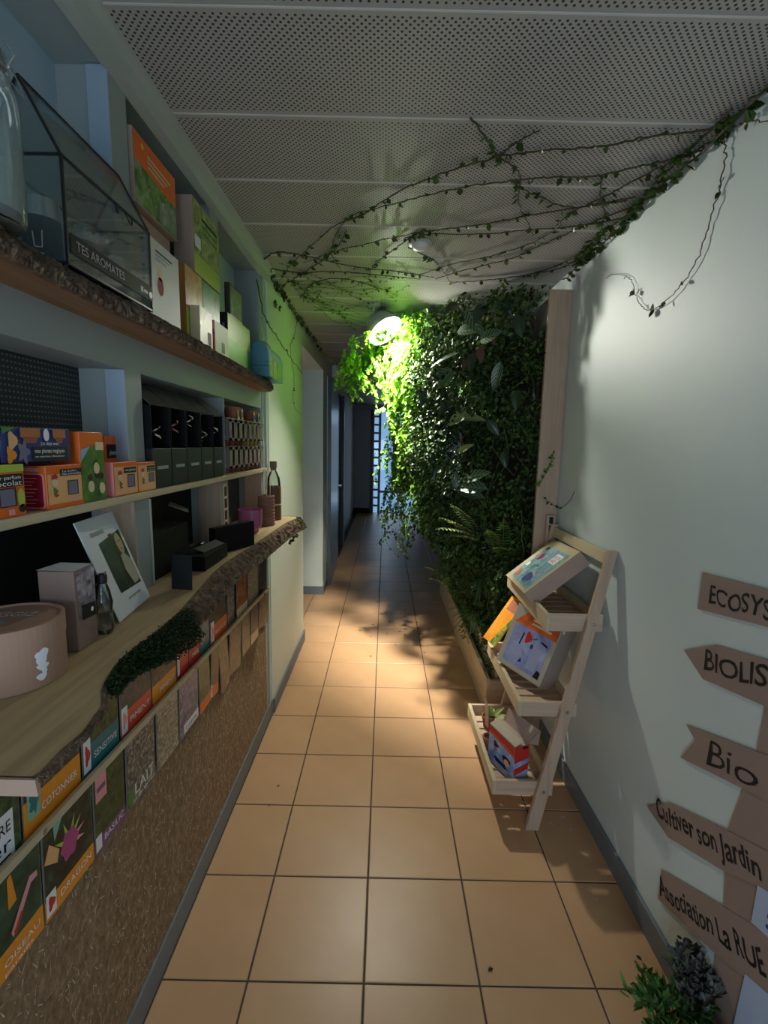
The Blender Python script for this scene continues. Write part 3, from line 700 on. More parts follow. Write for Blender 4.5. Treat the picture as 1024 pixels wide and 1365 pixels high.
CEIL = [
 ('longest ivy vine sweeping across the ceiling from the right wall to the left corner', [(1010, 135), (945, 172), (870, 182), (800, 195), (720, 201), (660, 210), (600, 228), (560, 243), (520, 262), (480, 288), (450, 300), (415, 328), (390, 350), (375, 372)]),
 ('second ivy vine on the ceiling just behind the longest one', [(940, 195), (905, 210), (850, 222), (790, 235), (730, 236), (690, 240), (640, 246), (590, 256), (540, 268), (500, 278), (465, 290), (447, 315), (443, 340), (455, 362)]),
 ('ivy vine crossing the others diagonally from the right wall edge', [(960, 190), (900, 214), (850, 238), (800, 265), (760, 285), (735, 310), (700, 327), (650, 342), (600, 353), (560, 366)]),
 ('ivy vine passing just behind the white detector', [(850, 262), (780, 275), (700, 288), (650, 298), (610, 303), (545, 312), (480, 327), (440, 337), (405, 350)]),
 ('ivy vine passing just in front of the white detector', [(860, 283), (800, 297), (740, 304), (690, 308), (640, 312), (575, 312), (540, 317)]),
 ('thin ivy vine from the right wall edge to behind the lamp', [(855, 272), (800, 292), (770, 305), (720, 327), (680, 345), (620, 360), (580, 372)]),
 ('ivy vine along the rear ceiling joint near the green wall', [(800, 322), (760, 345), (720, 362), (680, 370), (640, 374), (600, 377)]),
 ('short ivy vine hugging the ceiling above the edge board', [(790, 335), (745, 358), (705, 366), (670, 378)]),
 ('looped ivy shoot hanging off the longest vine near the middle of the ceiling', [(628, 156), (648, 184), (664, 208), (690, 226), (694, 246), (690, 264), (700, 290), (712, 312)]),
 ('ivy shoot running from the detector towards the lamp', [(566, 305), (540, 322), (518, 338), (500, 352), (490, 372)]),
 ('ivy vine from the left corner straight towards the lamp', [(352, 345), (372, 336), (420, 344), (470, 355), (530, 362), (580, 370)]),
 ('lower ivy vine from the left corner towards the lamp', [(357, 358), (400, 363), (450, 362), (500, 366), (560, 372)]),
 ('arched ivy shoot near the left corner of the ceiling', [(376, 382), (400, 366), (430, 347), (452, 326), (462, 306)]),
 ('curled ivy shoot circling beside the left corner', [(405, 402), (408, 385), (430, 373), (462, 372), (492, 380), (520, 388)]),
 ('short ivy shoot with tufts near the right wall', [(800, 232), (801, 262), (806, 290), (797, 315), (780, 330)]),
 ('short forked ivy shoot at the middle of the ceiling', [(664, 208), (690, 190), (722, 172)]),
 ('ivy shoot dropping from the detector towards the leaf mass', [(545, 330), (575, 345), (590, 360), (602, 378)]),
 ('ivy vine from the right wall across the middle ceiling panels', [(835, 268), (760, 276), (720, 262), (690, 250)]),
]
for lab, px in CEIL: vine(lab, cv(px))
for i in range(20):
    u0 = U(372, 430); v0 = 362+(u0-372)*1.0+U(-14, 6); u1 = U(470, 545); v1 = U(372, 440); um = (u0+u1)/2+U(-25, 25); vm = (v0+v1)/2+U(-14, 14)
    v0, vm, v1 = [min(q, 455) for q in (v0, vm, v1)]
    vine('fine green tangled shoot on the ceiling between the left wall and the lamp', cv([(u0, v0), ((u0+um)/2, (v0+vm)/2+U(-6, 6)), (um, vm), ((u1+um)/2, (v1+vm)/2+U(-6, 6)), (u1, v1)]), 'tangled shoots on the ceiling left of the lamp', .016, 26, .0013, FIG, GSTEM)
edge = [(.862, .95, 2.37), (.855, 1.2, 2.375), (.86, 1.45, 2.37), (.85, 1.7, 2.378), (.862, 1.95, 2.37), (.855, 2.2, 2.372), (.86, 2.42, 2.36)]
vine('thick leafy ivy stem running along the corner of ceiling and right wall', edge, None, .026, 110, .004)
vine('second leafy ivy stem in the corner of ceiling and right wall', [(.84, 1.3, 2.388), (.835, 1.6, 2.385), (.85, 1.85, 2.385), (.82, 2.05, 2.388), (.85, 2.3, 2.38)], None, .026, 90, .003)
vine('slender ivy tendril looping down the pale right wall', [at(u, v, x=.872) for u, v in [(950, 172), (964, 185), (968, 205), (960, 250), (945, 300), (930, 345), (905, 385), (880, 408), (862, 413), (850, 400), (845, 380), (835, 368), (815, 366), (808, 372)]], None, .022, 13, .0019, nor=(-1, 0, 0))
vine('ivy tendril leaving the top right corner of the right wall', [at(u, v, x=.87) for u, v in [(955, 182), (985, 166), (1010, 161), (1040, 172), (1070, 200)]], None, .026, 26, .002, nor=(-1, 0, 0))
vine('leafy ivy stem creeping along the corner of ceiling and left wall', [(-.605, 2.52, 2.385), (-.600, 2.8, 2.375), (-.602, 3.1, 2.38), (-.6, 3.5, 2.37), (-.598, 4.0, 2.38), (-.6, 4.6, 2.36)], None, .024, 70, .003, nor=(1, 0, -.4))
vine('hanging ivy ends below the ceiling at the far left', [(-.60, 4.4, 2.36), (-.5, 4.5, 2.32), (-.42, 4.45, 2.20), (-.30, 4.3, 2.10), (-.20, 4.2, 2.06)], None, .03, 90, .002, LIT, GSTEM)
vine('bare wiry stem drooping down the left wall from the corner', [at(342, 372, x=-.625), at(352, 420, x=-.612), at(370, 450, x=-.612), at(388, 478, x=-.612), at(402, 497, x=-.612)], None, .012, 5, .0028, nor=(1, 0, 0), name='bare_vine')
vine('faint hanging stem with few leaves on the left wall', [at(398, 405, x=-.612), at(394, 440, x=-.612), at(387, 466, x=-.612), at(392, 500, x=-.612), at(391, 535, x=-.612), at(402, 555, x=-.612)], None, .014, 6, .0014, nor=(1, 0, 0))
vine('pair of small ivy sprigs high on the left wall', [at(364, 402, x=-.612), at(368, 410, x=-.612), at(374, 412, x=-.612)], None, .022, 60, .0012, nor=(1, 0, 0), name='ivy_sprig')

# ================================================================ LIVE EDGE SHELVES
BARKW = wood('shelf_wood', (.20, .105, .050), (.32, .18, .09), 'y', .65)
t = NT('bark'); v = t.coords(); n = t.noise(v, 38, 6, .7, .6); n2 = t.noise(v, 9, 3)
BARK = t.principled(t.ramp(n, [(.3, (.05, .032, .02)), (.55, (.19, .125, .08)), (.75, (.40, .29, .20))]), .9, 0, .2, n, .8, .008)
COUNT = wood('counter_wood', (.44, .31, .155), (.60, .45, .245), 'y', .6)
def slab(root, top, z0, z1, xb, over, mat, bmat, n_fine=90, bname='bark_edge', rough=.008, seed=1):
    # top: front edge points (x, y); z0 and over (how far the lower edge of the bark stands out) are functions of y
    rr = random.Random(seed); n = n_fine
    pts = spline([(x, y, 0) for x, y in top], n)
    vs = []; q = len(pts)
    for z_ in (0, 1): vs += [(p.x-.003+(0 if z_ else over(p.y)), p.y, z1 if z_ else z0(p.y)) for p in pts]
    vs += [(xb, p.y, z0(p.y)) for p in pts]+[(xb, p.y, z1) for p in pts]; fs = []
    for i in range(q-1):
        fs += [(q+i, q+i+1, 3*q+i+1, 3*q+i), (i, 2*q+i, 2*q+i+1, i+1), (2*q+i, 3*q+i, 3*q+i+1, 2*q+i+1), (i, i+1, q+i+1, q+i)]
    fs += [(0, q, 3*q, 2*q), (q-1, 3*q-1, 4*q-1, 2*q-1)]
    MB().add(vs, fs).build('plank', mat, root)
    vs = []; fs = []; R_ = 8
    for i, p in enumerate(pts):
        a0, o_ = z0(p.y), over(p.y); th = z1-a0; k2 = min(1, th/.045)
        for k in range(R_):
            f = k/(R_-1); bul = math.sin(PI*f)*.009*k2*k2+o_*(1-f)
            vs.append((p.x+bul+rr.gauss(0, rough*k2)*(.25 if k in (0, R_-1) else 1), p.y+rr.gauss(0, rough*.3*k2), a0-.001+(th+.002)*f))
    for i in range(q-1):
        for k in range(R_-1): fs.append((i*R_+k, (i+1)*R_+k, (i+1)*R_+k+1, i*R_+k+1))
    n0 = len(vs)
    vs += [(p.x-.012+over(p.y), p.y, z0(p.y)-.0012) for p in pts]+[(p.x-.007, p.y, z1+.0012) for p in pts]
    for i in range(q-1):
        fs.append((n0+i, n0+i+1, (i+1)*R_, i*R_)); fs.append((i*R_+R_-1, (i+1)*R_+R_-1, n0+q+i+1, n0+q+i))
    MB().add(vs, fs).build(bname, bmat, root)
def ramp_(a, b, x): f = min(1, max(0, (x-a)/(b-a))); return f*f*(3-2*f)
us = thing('live_edge_shelf', 'upper wooden shelf with a rough bark front edge holding the boxes', 'shelf', (XL, 1.4, 1.795))
utop = [at(u, v, z=1.843) for u, v in [(-60, 262), (0, 305), (60, 341), (120, 375), (160, 396), (213, 424), (257, 450), (298, 474), (330, 492), (352, 505)]]
slab(us, [(p.x, p.y) for p in utop]+[(-.575, 2.36), (-.60, 2.40), (-.625, 2.41)], lambda y: 1.797, 1.843, XN+.002, lambda y: .030-.018*ramp_(2.2, 2.4, y), BARKW, BARK, 420, rough=.0045, seed=4)
ms = thing('thin_shelf', 'thin pale wooden shelf carrying orange kits and black gift boxes', 'shelf', (XL, 1.4, 1.40))
MB().box(XL+.001, -.606, YB, 2.44, 1.401, 1.4185).build('board', PINEY, ms, bevel=.002)
ct = thing('live_edge_counter', 'thick live edge wooden counter with bark and moss along its front', 'counter', (XL, 1.4, 1.095))
cedge = [at(u, v, z=1.155) for u, v in [(50, 1037), (64, 1027), (88, 1001), (115, 978), (130, 957), (141, 940), (143, 915), (165, 880), (200, 852), (240, 818), (270, 784), (296, 756), (330, 733), (350, 720), (370, 706), (385, 696), (398, 690)]]
ce = [(p.x, p.y) for p in cedge]+[(-.50, 2.52), (-.58, 2.53)]
cz = lambda y: 1.146-.048*ramp_(.72, 1.05, y)
slab(ct, ce, cz, 1.155, XL+.001, lambda y: .022*ramp_(.70, 1.0, y)+.014*ramp_(1.0, 1.3, y), COUNT, BARK, 480, rough=.005, seed=5)
MB().box(XN+.004, XL+.002, YB, 1.18, 1.098, 1.155).box(XN+.004, XL+.002, 1.259, 1.806, 1.098, 1.155).box(XN+.004, XL+.002, 1.894, 2.40, 1.098, 1.155).build('counter_back', COUNT, ct)
MB().prism([(XL+.002, ce[0][1]-.004, 1.134), (ce[0][0]+.002, ce[0][1]-.004, 1.134), (ce[0][0], ce[0][1]-.004, 1.155), (XL+.002, ce[0][1]-.004, 1.155)], (0, .006, 0)).build('cut_end', paint('fresh_cut', (.45, .30, .22), .7), ct)
MOSS = leafmat('moss', (.012, .022, .008), (.05, .085, .03), .1, .8)
E_ = [p for p in spline([(x, y, 0) for x, y in ce], 600) if .71 < p.y < 1.07]; B = []; T = []
for i in range(8500):
    p = random.choice(E_); f = random.random(); B.append((p.x+.004+.030*(1-f)*ramp_(.7, .9, p.y)+U(-.007, .014), p.y+U(-.006, .006), cz(p.y)-.008+(1.164-cz(p.y)+.008)*f)); T.append((U(.2, 1), U(-1, 1), U(-.8, .8)))
leaf_mesh('moss', B, T, RNG.normal(0, 1, (len(B), 3)), RNG.uniform(.003, .008, len(B)), .0035, RNG.random(len(B)), MOSS, ct)
B = []; T = []
for (u, v) in [(397, 692), (393, 700), (388, 706), (399, 697), (384, 712), (391, 714), (386, 720)]:
    p = at(u, v, y=2.45 if v < 705 else 2.36)
    for k in range(16): B.append(p+Vector((U(-.008, .012), U(-.03, .03), U(-.015, .012)))); T.append((U(-.2, 1), U(-1, 1), U(-1, .2)))
leaf_mesh('moss_tuft', B, T, RNG.normal(0, 1, (len(B), 3)), .016, .012, RNG.random(len(B)), DARKL, ct)

# ================================================================ UPPER SHELF GOODS
ZU = 1.844
jar = thing('glass_jar', 'tall glass storage jar with wire clasp at the near end of the upper shelf', 'jar', (-.578, .712, ZU))
JC = (-.578, .712, ZU)
G1 = glass('jar_glass', (.90, .95, .91), .22, .8)
MB().lathe([(.0, .002), (.05, .002), (.056, .012), (.058, .05), (.058, .165), (.052, .19), (.044, .20), (.044, .215)], JC, 40).build('glass_body', G1, jar, smooth=True)
MB().lathe([(.047, .216), (.047, .226), (.0, .232)], JC, 40).build('lid', G1, jar, smooth=True)
MB().lathe([(.046, .200), (.049, .203), (.049, .208), (.046, .211)], JC, 40).tube([(-.536, .727, 2.045), (-.523, .732, 2.07), (-.533, .727, 2.085)], .0015, 5).tube([(-.536, .727, 2.045), (-.518, .737, 2.02), (-.528, .732, 2.055)], .0015, 5).build('wire_clasp', STEEL, jar)
MB().lathe([(.0, .004), (.052, .004), (.054, .012), (.054, .020), (.0, .022)], JC, 32).build('dark_contents', BLACK, jar)
text('UM', (-.560, .655, 1.962), (.95, .30, 0), (0, 0, 1), .011, CHAR, jar, width=.020)
tr = thing('glass_terrarium', 'black framed glass case shaped like a small greenhouse full of black tins', 'display case', (-.61, 1.01, ZU))
ty0, ty1 = .862, 1.158; fx, bx, rx = -.552, -.680, -.614; ez, rz = 2.018, 2.136; e = .0028; z0 = ZU+.001
m = MB()
for y in (ty0, ty1):
    for p, q in (((fx, z0), (fx, ez)), ((bx, z0), (bx, ez)), ((fx, ez), (rx, rz)), ((bx, ez), (rx, rz)), ((fx, ez), (bx, ez)), ((fx, z0+.003), (bx, z0+.003))):
        m.tube([(p[0], y, p[1]), (q[0], y, q[1])], e, 4)
for x, z in ((fx, ez), (bx, ez), (rx, rz), (fx, z0+.003), (bx, z0+.003)): m.tube([(x, ty0, z), (x, ty1, z)], e, 4)
m.build('black_frame', BLACKM, tr)
G2 = glass('dusty_glass', (.93, .96, .95), .07, .6)  # haze stands for dust and for milky reflections put into the glass
for nm, q in (('glass_pane', [(fx, ty0, z0), (fx, ty1, z0), (fx, ty1, ez), (fx, ty0, ez)]), ('glass_pane', [(bx, ty0, z0), (bx, ty1, z0), (bx, ty1, ez), (bx, ty0, ez)]),
              ('glass_pane', [(fx, ty0, ez), (fx, ty1, ez), (rx, ty1, rz), (rx, ty0, rz)]), ('glass_pane', [(bx, ty0, ez), (bx, ty1, ez), (rx, ty1, rz), (rx, ty0, rz)]),
              ('glass_pane', [(fx, ty0, z0), (bx, ty0, z0), (bx, ty0, ez), (rx, ty0, rz), (fx, ty0, ez)]), ('glass_pane', [(fx, ty1, z0), (bx, ty1, z0), (bx, ty1, ez), (rx, ty1, rz), (fx, ty1, ez)])):
    a, b, c = [Vector(x) for x in q[:3]]; nn = (b-a).cross(c-a).normalized()*.0016
    MB().prism([Vector(x)-nn/2 for x in q], nn).build(nm, G2, tr)
MB().tube(spline([(fx+.002, 1.055, 2.016), (fx+.006, 1.06, 2.00), (fx+.004, 1.075, 1.998), (fx+.002, 1.082, 2.014)], 8), .0013, 5).build('catch_hook', BLACKM, tr)
MB().box(fx+.0015, fx+.004, 1.02, 1.028, 2.0, 2.016).build('hinge', BLACKM, tr)
MB().box(fx+.0012, fx+.0022, ty0+.008, ty1-.002, 1.868, 1.900).build('black_banner', BLACK, tr)
text('TES AROMATES', (fx+.0028, ty0+.022, 1.876), (0, 1, 0), (0, 0, 1), .016, GTEXT, tr, width=.155)
MB().lathe([(0, 0), (.007, 0), (.007, .001), (0, .001)], (fx+.0024, 1.148, 1.880), 16, (1, 0, 0)).build('round_sticker', WTEXT, tr)
MB().poly([(fx+.0026, 1.105, 1.876), (fx+.0026, 1.115, 1.876), (fx+.0026, 1.115, 1.888), (fx+.0026, 1.105, 1.888)]).poly([(fx+.0026, 1.118, 1.878), (fx+.0026, 1.136, 1.878), (fx+.0026, 1.136, 1.885), (fx+.0026, 1.118, 1.885)]).build('white_mark', GTEXT, tr)
for i, (x, y, r, h, lab) in enumerate([(-.628, .912, .031, .116, 'black tin with a steel rim and white pot symbol inside the glass case'), (-.60, .985, .026, .105, 'second black tin with a pale rim behind the upright of the glass case'), (-.596, 1.085, .030, .082, 'black tin with a shiny rim towards the far end of the glass case')]):
    zb = ZU+.007
    tn = thing('tin', lab, 'tin', (x, y, zb), 'black tins inside the glass case')
    MB().lathe([(0, 0), (r, 0), (r, h*.72)], (x, y, zb), 28).build('black_sleeve', BLACK, tn, smooth=False)
    MB().lathe([(r*.98, h*.70), (r*.98, h), (r*.93, h), (r*.93, h*.9), (0, h*.9)], (x, y, zb), 28).build('steel_rim', STEEL, tn, smooth=False)
    if i == 0:
        def cyl(a, z): return (x+math.cos(a)*(r+.0006), y+math.sin(a)*(r+.0006), z)
        a0 = -1.15
        m = MB()
        for p, q in (((-.26, .055), (-.2, .03)), ((-.2, .03), (.16, .03)), ((.16, .03), (.2, .058))): m.tube([cyl(a0+p[0], zb+p[1]), cyl(a0+(p[0]+q[0])/2, zb+(p[1]+q[1])/2), cyl(a0+q[0], zb+q[1])], .0009, 4)
        m.tube([cyl(a0-.22, zb+.02), cyl(a0, zb+.02), cyl(a0+.24, zb+.02)], .0012, 4).build('white_symbol', WTEXT, tn)

PH_HERB = photo('herb_photo', [(.02, .05, .012), (.07, .17, .03), (.20, .33, .08), (.34, .40, .33)], 34)
PH_VEG = photo('vegetable_photo', [(.05, .11, .02), (.20, .30, .07), (.42, .45, .16), (.55, .55, .40)], 30)
PH_DARK = photo('dark_photo', [(.012, .015, .012), (.05, .06, .045), (.16, .17, .14)], 40)
PH_GREEN = photo('green_photo', [(.03, .12, .04), (.07, .25, .09), (.16, .38, .15)], 14)
def shadowless(x): return x
bb = thing('brown_carton', 'plain brown cardboard carton behind the glass case under the orange herb box', 'box', (-.69, 1.36, ZU))
shelf_box(1.245, 1.47, ZU, 2.122, -.640, -.735).body(KRAFT, bb)
fr = shelf_box(yx(175, 165, -.622), yx(233, 236, -.622), 2.125, 2.293, -.622, -.652)
ob = thing('herb_kit_box', 'orange topped box with a green herb picture high on the upper shelf', 'box', (-.637, fr.c.y, 2.125)); fr.body(KRAFT, ob)
fr.decal('front', [(0.02, .60), (.98, .52), (.98, .99), (.02, .99)], ORANGE, ob); fr.decal('front', [(.02, .02), (.98, .02), (.98, .52), (.02, .60)], PH_HERB, ob, 'herb_photo')
fr.decal('front', [(.55, .05), (.95, .05), (.95, .48), (.55, .36)], photo('pale_herb_photo', [(.30, .36, .32), (.16, .26, .14), (.42, .46, .44)], 26), ob, 'pale_photo', .0009)
for k in range(3): fr.decal('front', [(.30, .80-.07*k), (.85-.08*k, .775-.07*k), (.85-.08*k, .805-.07*k), (.30, .83-.07*k)], CREAM, ob, 'title_line', .0012)
fr.blob('front', .2, .87, .03, .04, YEL, ob, 'emblem')
fr = shelf_box(1.186, yx(240, 420, -.568), ZU, 2.028, -.568, -.590)
nb = thing('white_kit_box', 'tall narrow white box with an orange edge beside the glass case', 'box', (-.58, fr.c.y, ZU)); fr.body(paint('lilac_white', (.55, .55, .60), .5), nb)
fr.decal('front', [(0, 0), (1, 1)], paint('pale_print', (.58, .58, .50), .5), nb); fr.decal('front', [(0, 0), (.035, 1)], ORANGE, nb, 'orange_edge', .001)
for k in range(5): fr.decal('left', [(.25, .93-.16*k), (.55, .96-.16*k)], CHAR, nb, 'ring_hole')
for k in range(3): fr.decal('front', [(.2, .86-.05*k), (.75-.1*k, .885-.05*k)], GTEXT if k else CHAR, nb, 'title_line', .001)
fr.blob('front', .33, .45, .1, .12, TERRA, nb, 'pot_picture'); fr.blob('front', .33, .60, .07, .09, FLESH, nb, 'flower_picture')
def simple_box(label, y0, y1, z0, z1, xf, xb, body, name='kit_box', cat='box', group=None):
    f = shelf_box(y0, y1, z0, z1, xf, xb); o = thing(name, label, cat, ((xf+xb)/2, (y0+y1)/2, z0), group); f.body(body, o); return f, o
f, o = simple_box('orange and yellow kit box under the near half of the vegetable box', 1.475, 1.605, ZU, 2.066, -.602, -.70, paint('amber_card', (.45, .20, .05), .5))
f.decal('front', [(.0, .45), (1, 1)], photo('orange_photo', [(.45, .12, .04), (.55, .28, .08), (.60, .45, .15)], 16), o); f.decal('front', [(0, 0), (1, .45)], LIME, o)
f, o = simple_box('green kit box under the far half of the vegetable box', 1.608, 1.768, ZU, 2.066, -.602, -.70, GREEN)
f.decal('front', [(.02, .28), (.98, .98)], PH_GREEN, o); f.decal('front', [(.02, .02), (.98, .45), (.02, .62)], YEL, o, 'yellow_corner', .001)
f, o = simple_box('thick box with a pale green vegetable picture stacked on two kit boxes', yx(257, 300, -.600), 1.772, 2.068, 2.285, -.600, -.66, KRAFT)
f.decal('front', [(0.02, .28), (.98, .98)], PH_VEG, o); f.decal('front', [(0.02, .0), (.98, .27)], LIME, o, 'lime_band')
f.decal('front', [(.05, .36), (.25, .52)], WTEXT, o, 'white_label', .001); 
for k in range(3): f.decal('front', [(.3, .80-.09*k), (.9, .84-.09*k)], GREEN if k else DARKL and CHAR, o, 'title_line', .001)
f, o = simple_box('small white and yellow box with a dark slot below the vegetable box', 1.495, 1.60, ZU, 1.955, -.570, -.600, CREAM)
f.decal('front', [(0, .35), (.6, 1), (0, 1)], LIME, o); f.decal('front', [(.62, .08), (.88, .42)], INK, o, 'dark_slot', .001)
f, o = simple_box('small pale box with a pink lantern panel on its side', 1.628, 1.765, ZU, 1.945, -.572, -.600, paint('pale_lime', (.50, .56, .30), .5))
f.decal('left', [(0, 0), (1, 1)], PINK, o); f.decal('left', [(.1, .05), (.9, .72)], RED, o, 'red_lantern', .001); f.decal('left', [(.05, .55), (.95, .62)], CRIMSON, o, 'lantern_band', .0014)
f.decal('front', [(.45, .08), (.68, .42)], INK, o, 'dark_slot', .001)
f, o = simple_box('pale greenish box with a dark left side in the third niche', 1.842, 2.135, ZU, 2.026, -.598, -.628, LIME)
f.decal('left', [(0, 0), (1, 1)], CHAR, o, 'dark_side'); f.decal('left', [(.3, .1), (.6, .8)], LAV, o, 'lavender_label', .001); f.decal('front', [(0, 0), (1, .5)], GREEN, o, 'green_band')
f, o = simple_box('dark brown framed box with a grey picture on top of the pale greenish box', 1.905, 2.06, 2.027, 2.152, -.608, -.629, paint('dark_brown_card', (.05, .033, .028), .5))
f.decal('front', [(.05, .12), (.95, .95)], photo('grey_photo', [(.06, .06, .05), (.16, .17, .12), (.30, .33, .22)], 26), o); f.decal('front', [(0, 0), (1, .1)], CREAM, o, 'pale_edge')
# turquoise tin with a domed top and handle
BLUE = paint('turquoise_tin', (.10, .27, .34), .35, .05, 5)
tt = thing('tin_case', 'turquoise tin with a rounded top at the far end of the upper shelf', 'tin', (-.57, 2.3, ZU))
y0, y1, xb_, xf_, h1, h2 = 2.19, 2.47, -.624, -.530, .088, .152
prof = [(xb_, ZU), (xf_, ZU), (xf_, ZU+h1)]+[((xb_+xf_)/2+(xf_-xb_)/2*math.cos(a), ZU+h1+(h2-h1)*math.sin(a)) for a in [PI*k/12 for k in range(1, 12)]]+[(xb_, ZU+h1)]
MB().prism([(x, y0, z) for x, z in prof], (0, y1-y0, 0)).build('case_body', BLUE, tt, bevel=.002)
MB().tube(spline([(-.577, y0+.06, ZU+h2), (-.577, y0+.065, ZU+h2+.018), (-.577, y1-.075, ZU+h2+.018), (-.577, y1-.07, ZU+h2)], 10), .003, 6).build('handle', paint('pale_handle', (.45, .48, .42), .4), tt)
MB().box(xf_, xf_+.001, y0+.012, y0+.07, ZU+.008, ZU+h1).build('picture_label', photo('garden_photo', [(.05, .12, .06), (.2, .35, .2), (.5, .55, .45)], 30), tt)
MB().box(xf_, xf_+.001, y0+.078, y0+.145, ZU+.006, ZU+h1-.006).build('amber_label', photo('amber_photo', [(.40, .25, .04), (.55, .42, .10), (.5, .5, .2)], 14), tt)
MB().box(xf_, xf_+.001, y0+.155, y1-.008, ZU+.01, ZU+h1-.01).build('picture_label', PH_GREEN, tt)
MB().box(xf_, xf_+.0015, y0+.071, y0+.077, ZU+.006, ZU+h1).build('black_strip', INK, tt)
MB().box(xb_-.001, xf_+.0012, y0-.0012, y0, ZU+.045, ZU+.047).build('seam', CHAR, tt)

# ================================================================ THIN SHELF: ORANGE KITS
ZM = 1.419; XF = -.612
def kit(label, u0, u1, ztop, depth=.07, mat=ORANGE, x=XF, z0=ZM, yoff=0):
    y0, y1 = yx(u0, 650, x), yx(u1, 650, x)
    f = shelf_box(y0, y1, z0, ztop, x, x-depth); o = thing('kit_box', label, 'box', (x-depth/2, (y0+y1)/2, z0), 'growing kits on the thin shelf'); f.body(mat, o); return f, o
def window(f, o, face, a, b, c, d):
    f.decal(face, [(a, b), (c, d)], INK, o, 'window_edge', .0012); f.decal(face, [(a+.03*(c-a), b+.05*(d-b)), (c-.1*(c-a), d-.06*(d-b))], LAV, o, 'window_film', .0016)
def plant_drawing(f, o, face, u, v, s):            # a drawn little flower with leaves
    f.blob(face, u, v+.9*s, .45*s, .35*s, RED, o, 'drawn_bloom', .0012, 12, .2)
    f.blob(face, u, v+.25*s, .42*s, .42*s, CREAM, o, 'drawn_face', .0013, 14)
    f.blob(face, u-.05*s, v-.75*s, .62*s, .62*s, FLESH, o, 'drawn_leaves', .0011, 20, .25, 5)
    f.blob(face, u, v-.75*s, .30*s, .40*s, GREEN, o, 'drawn_leaf', .0015, 14, .3, 3)
    f.blob(face, u+.1*s, v-1.25*s, .3*s, .18*s, RED, o, 'drawn_petals', .0016, 14, .3, 4)
f, o = kit('orange kit box lettered Chocolat in white at the left picture edge', -62, 33, 1.505)
f.decal('front', [(.0, .86), (1, 1)], LIME, o); f.decal('front', [(.3, .58), (.97, .82)], INK, o, 'black_band', .001)
f.text('front', .38, .72, 'la fleur parfum', .07, WTEXT, o, .55); f.text('front', .36, .60, 'Chocolat', .10, WTEXT, o, .58)
window(f, o, 'front', .58, .2, .84, .56); f.blob('front', .92, .35, .06, .18, LIME, o); f.blob('front', .93, .14, .06, .08, INK, o, 'drawn_shape')
f.decal('front', [(.70, .04), (.8, .15)], PINK, o, 'emblem', .001)
f, o = kit('orange kit box with a crimson text panel on its left side', 62.5, 110, 1.499, .075)
f.decal('left', [(.12, .03), (.12, .82), (.90, .82), (.95, .76), (.95, .08), (.90, .03)], PINK, o, 'pale_border', .0007); f.decal('left', [(.0, .05), (.0, .80), (.86, .80), (.91, .75), (.91, .09), (.86, .05)], CRIMSON, o, 'crimson_panel', .001)
for k in range(8): f.decal('left', [(.05, .71-.082*k), (.78-.06*(k % 3), .725-.082*k)], PINK, o, 'text_line', .0013)
f.decal('left', [(.05, .87), (.85, .95)], PINK, o, 'title_line', .001)
f.decal('front', [(.02, .03), (.98, .80)], FLESH, o, 'peach_ground'); f.decal('front', [(.36, .74), (.99, .90)], INK, o, 'black_band', .001)
f.text('front', .42, .83, 'La boîte', .05, WTEXT, o, .40); f.text('front', .40, .76, 'mes coccinelles', .06, WTEXT, o, .56)
window(f, o, 'front', .55, .27, .86, .62); plant_drawing(f, o, 'front', .20, .55, .20); f.decal('front', [(0, 0), (1, .1)], ORANGE, o, 'orange_band', .0011); f.decal('front', [(.66, .10), (.8, .2)], PINK, o, 'emblem', .0013)
f, o = kit('tall kit box with a green picture of beans and an orange top', 110, 141, 1.563, .06)
f.decal('front', [(.0, .0), (1, .0), (1, .72), (.45, .82), (0, .62)], photo('bean_photo', [(.03, .09, .02), (.09, .20, .04), (.18, .32, .07)], 22), o, 'bean_photo')
f.decal('front', [(.0, .58), (.4, .8), (.0, .74)], SKY, o, 'blue_patch', .001)
for u, v in ((.32, .35), (.62, .55), (.82, .36), (.62, .38)): f.blob('front', u, v, .1, .05, paint('bean_brown', (.06, .02, .015), .4), o, 'bean', .0012)
for u, v in ((.35, .22), (.82, .18), (.62, .48)): f.blob('front', u, v, .13, .085, CREAM, o, 'white_bean', .0013)
f.decal('front', [(.62, .74), (.98, .86)], CREAM, o, 'label', .0014); f.blob('left', .5, .45, .28, .09, CRIMSON, o, 'flower', .001, 20, .25, 5); f.blob('left', .5, .45, .11, .035, PINK, o, 'flower_eye', .0014)
f, o = kit('small orange kit box with a black label half hidden behind its neighbours', 143, 160, 1.556, .03, x=-.66)
f.decal('front', [(.1, .62), (.9, .86)], INK, o, 'black_band', .001); f.text('front', .3, .68, 'plantes', .08, WTEXT, o, .55)
f, o = kit('low orange kit box with a crimson and pink left side', 152.5, 184, 1.497, .065)
f.decal('left', [(0, 0), (.25, 1)], CRIMSON, o, 'crimson_panel'); f.decal('left', [(.25, 0), (1, 1)], PINK, o, 'pale_border')
f.decal('front', [(.02, .03), (.98, .86)], FLESH, o); f.decal('front', [(.40, .66), (.94, .84)], INK, o, 'black_band', .001); f.text('front', .45, .72, 'mes plantes', .07, WTEXT, o, .44); window(f, o, 'front', .54, .22, .86, .62); plant_drawing(f, o, 'front', .24, .5, .2)
f, o = kit('low orange kit box with two small black labels, nearest the black gift boxes', 184.5, 208, 1.493, .065)
f.decal('front', [(.02, .03), (.98, .9)], FLESH, o); f.decal('front', [(.5, .66), (.95, .87)], INK, o, 'black_band', .001); f.text('front', .54, .77, 'mes', .05, WTEXT, o, .36); f.text('front', .54, .69, 'graines', .05, WTEXT, o, .36); window(f, o, 'front', .58, .3, .9, .62); plant_drawing(f, o, 'front', .26, .55, .2)
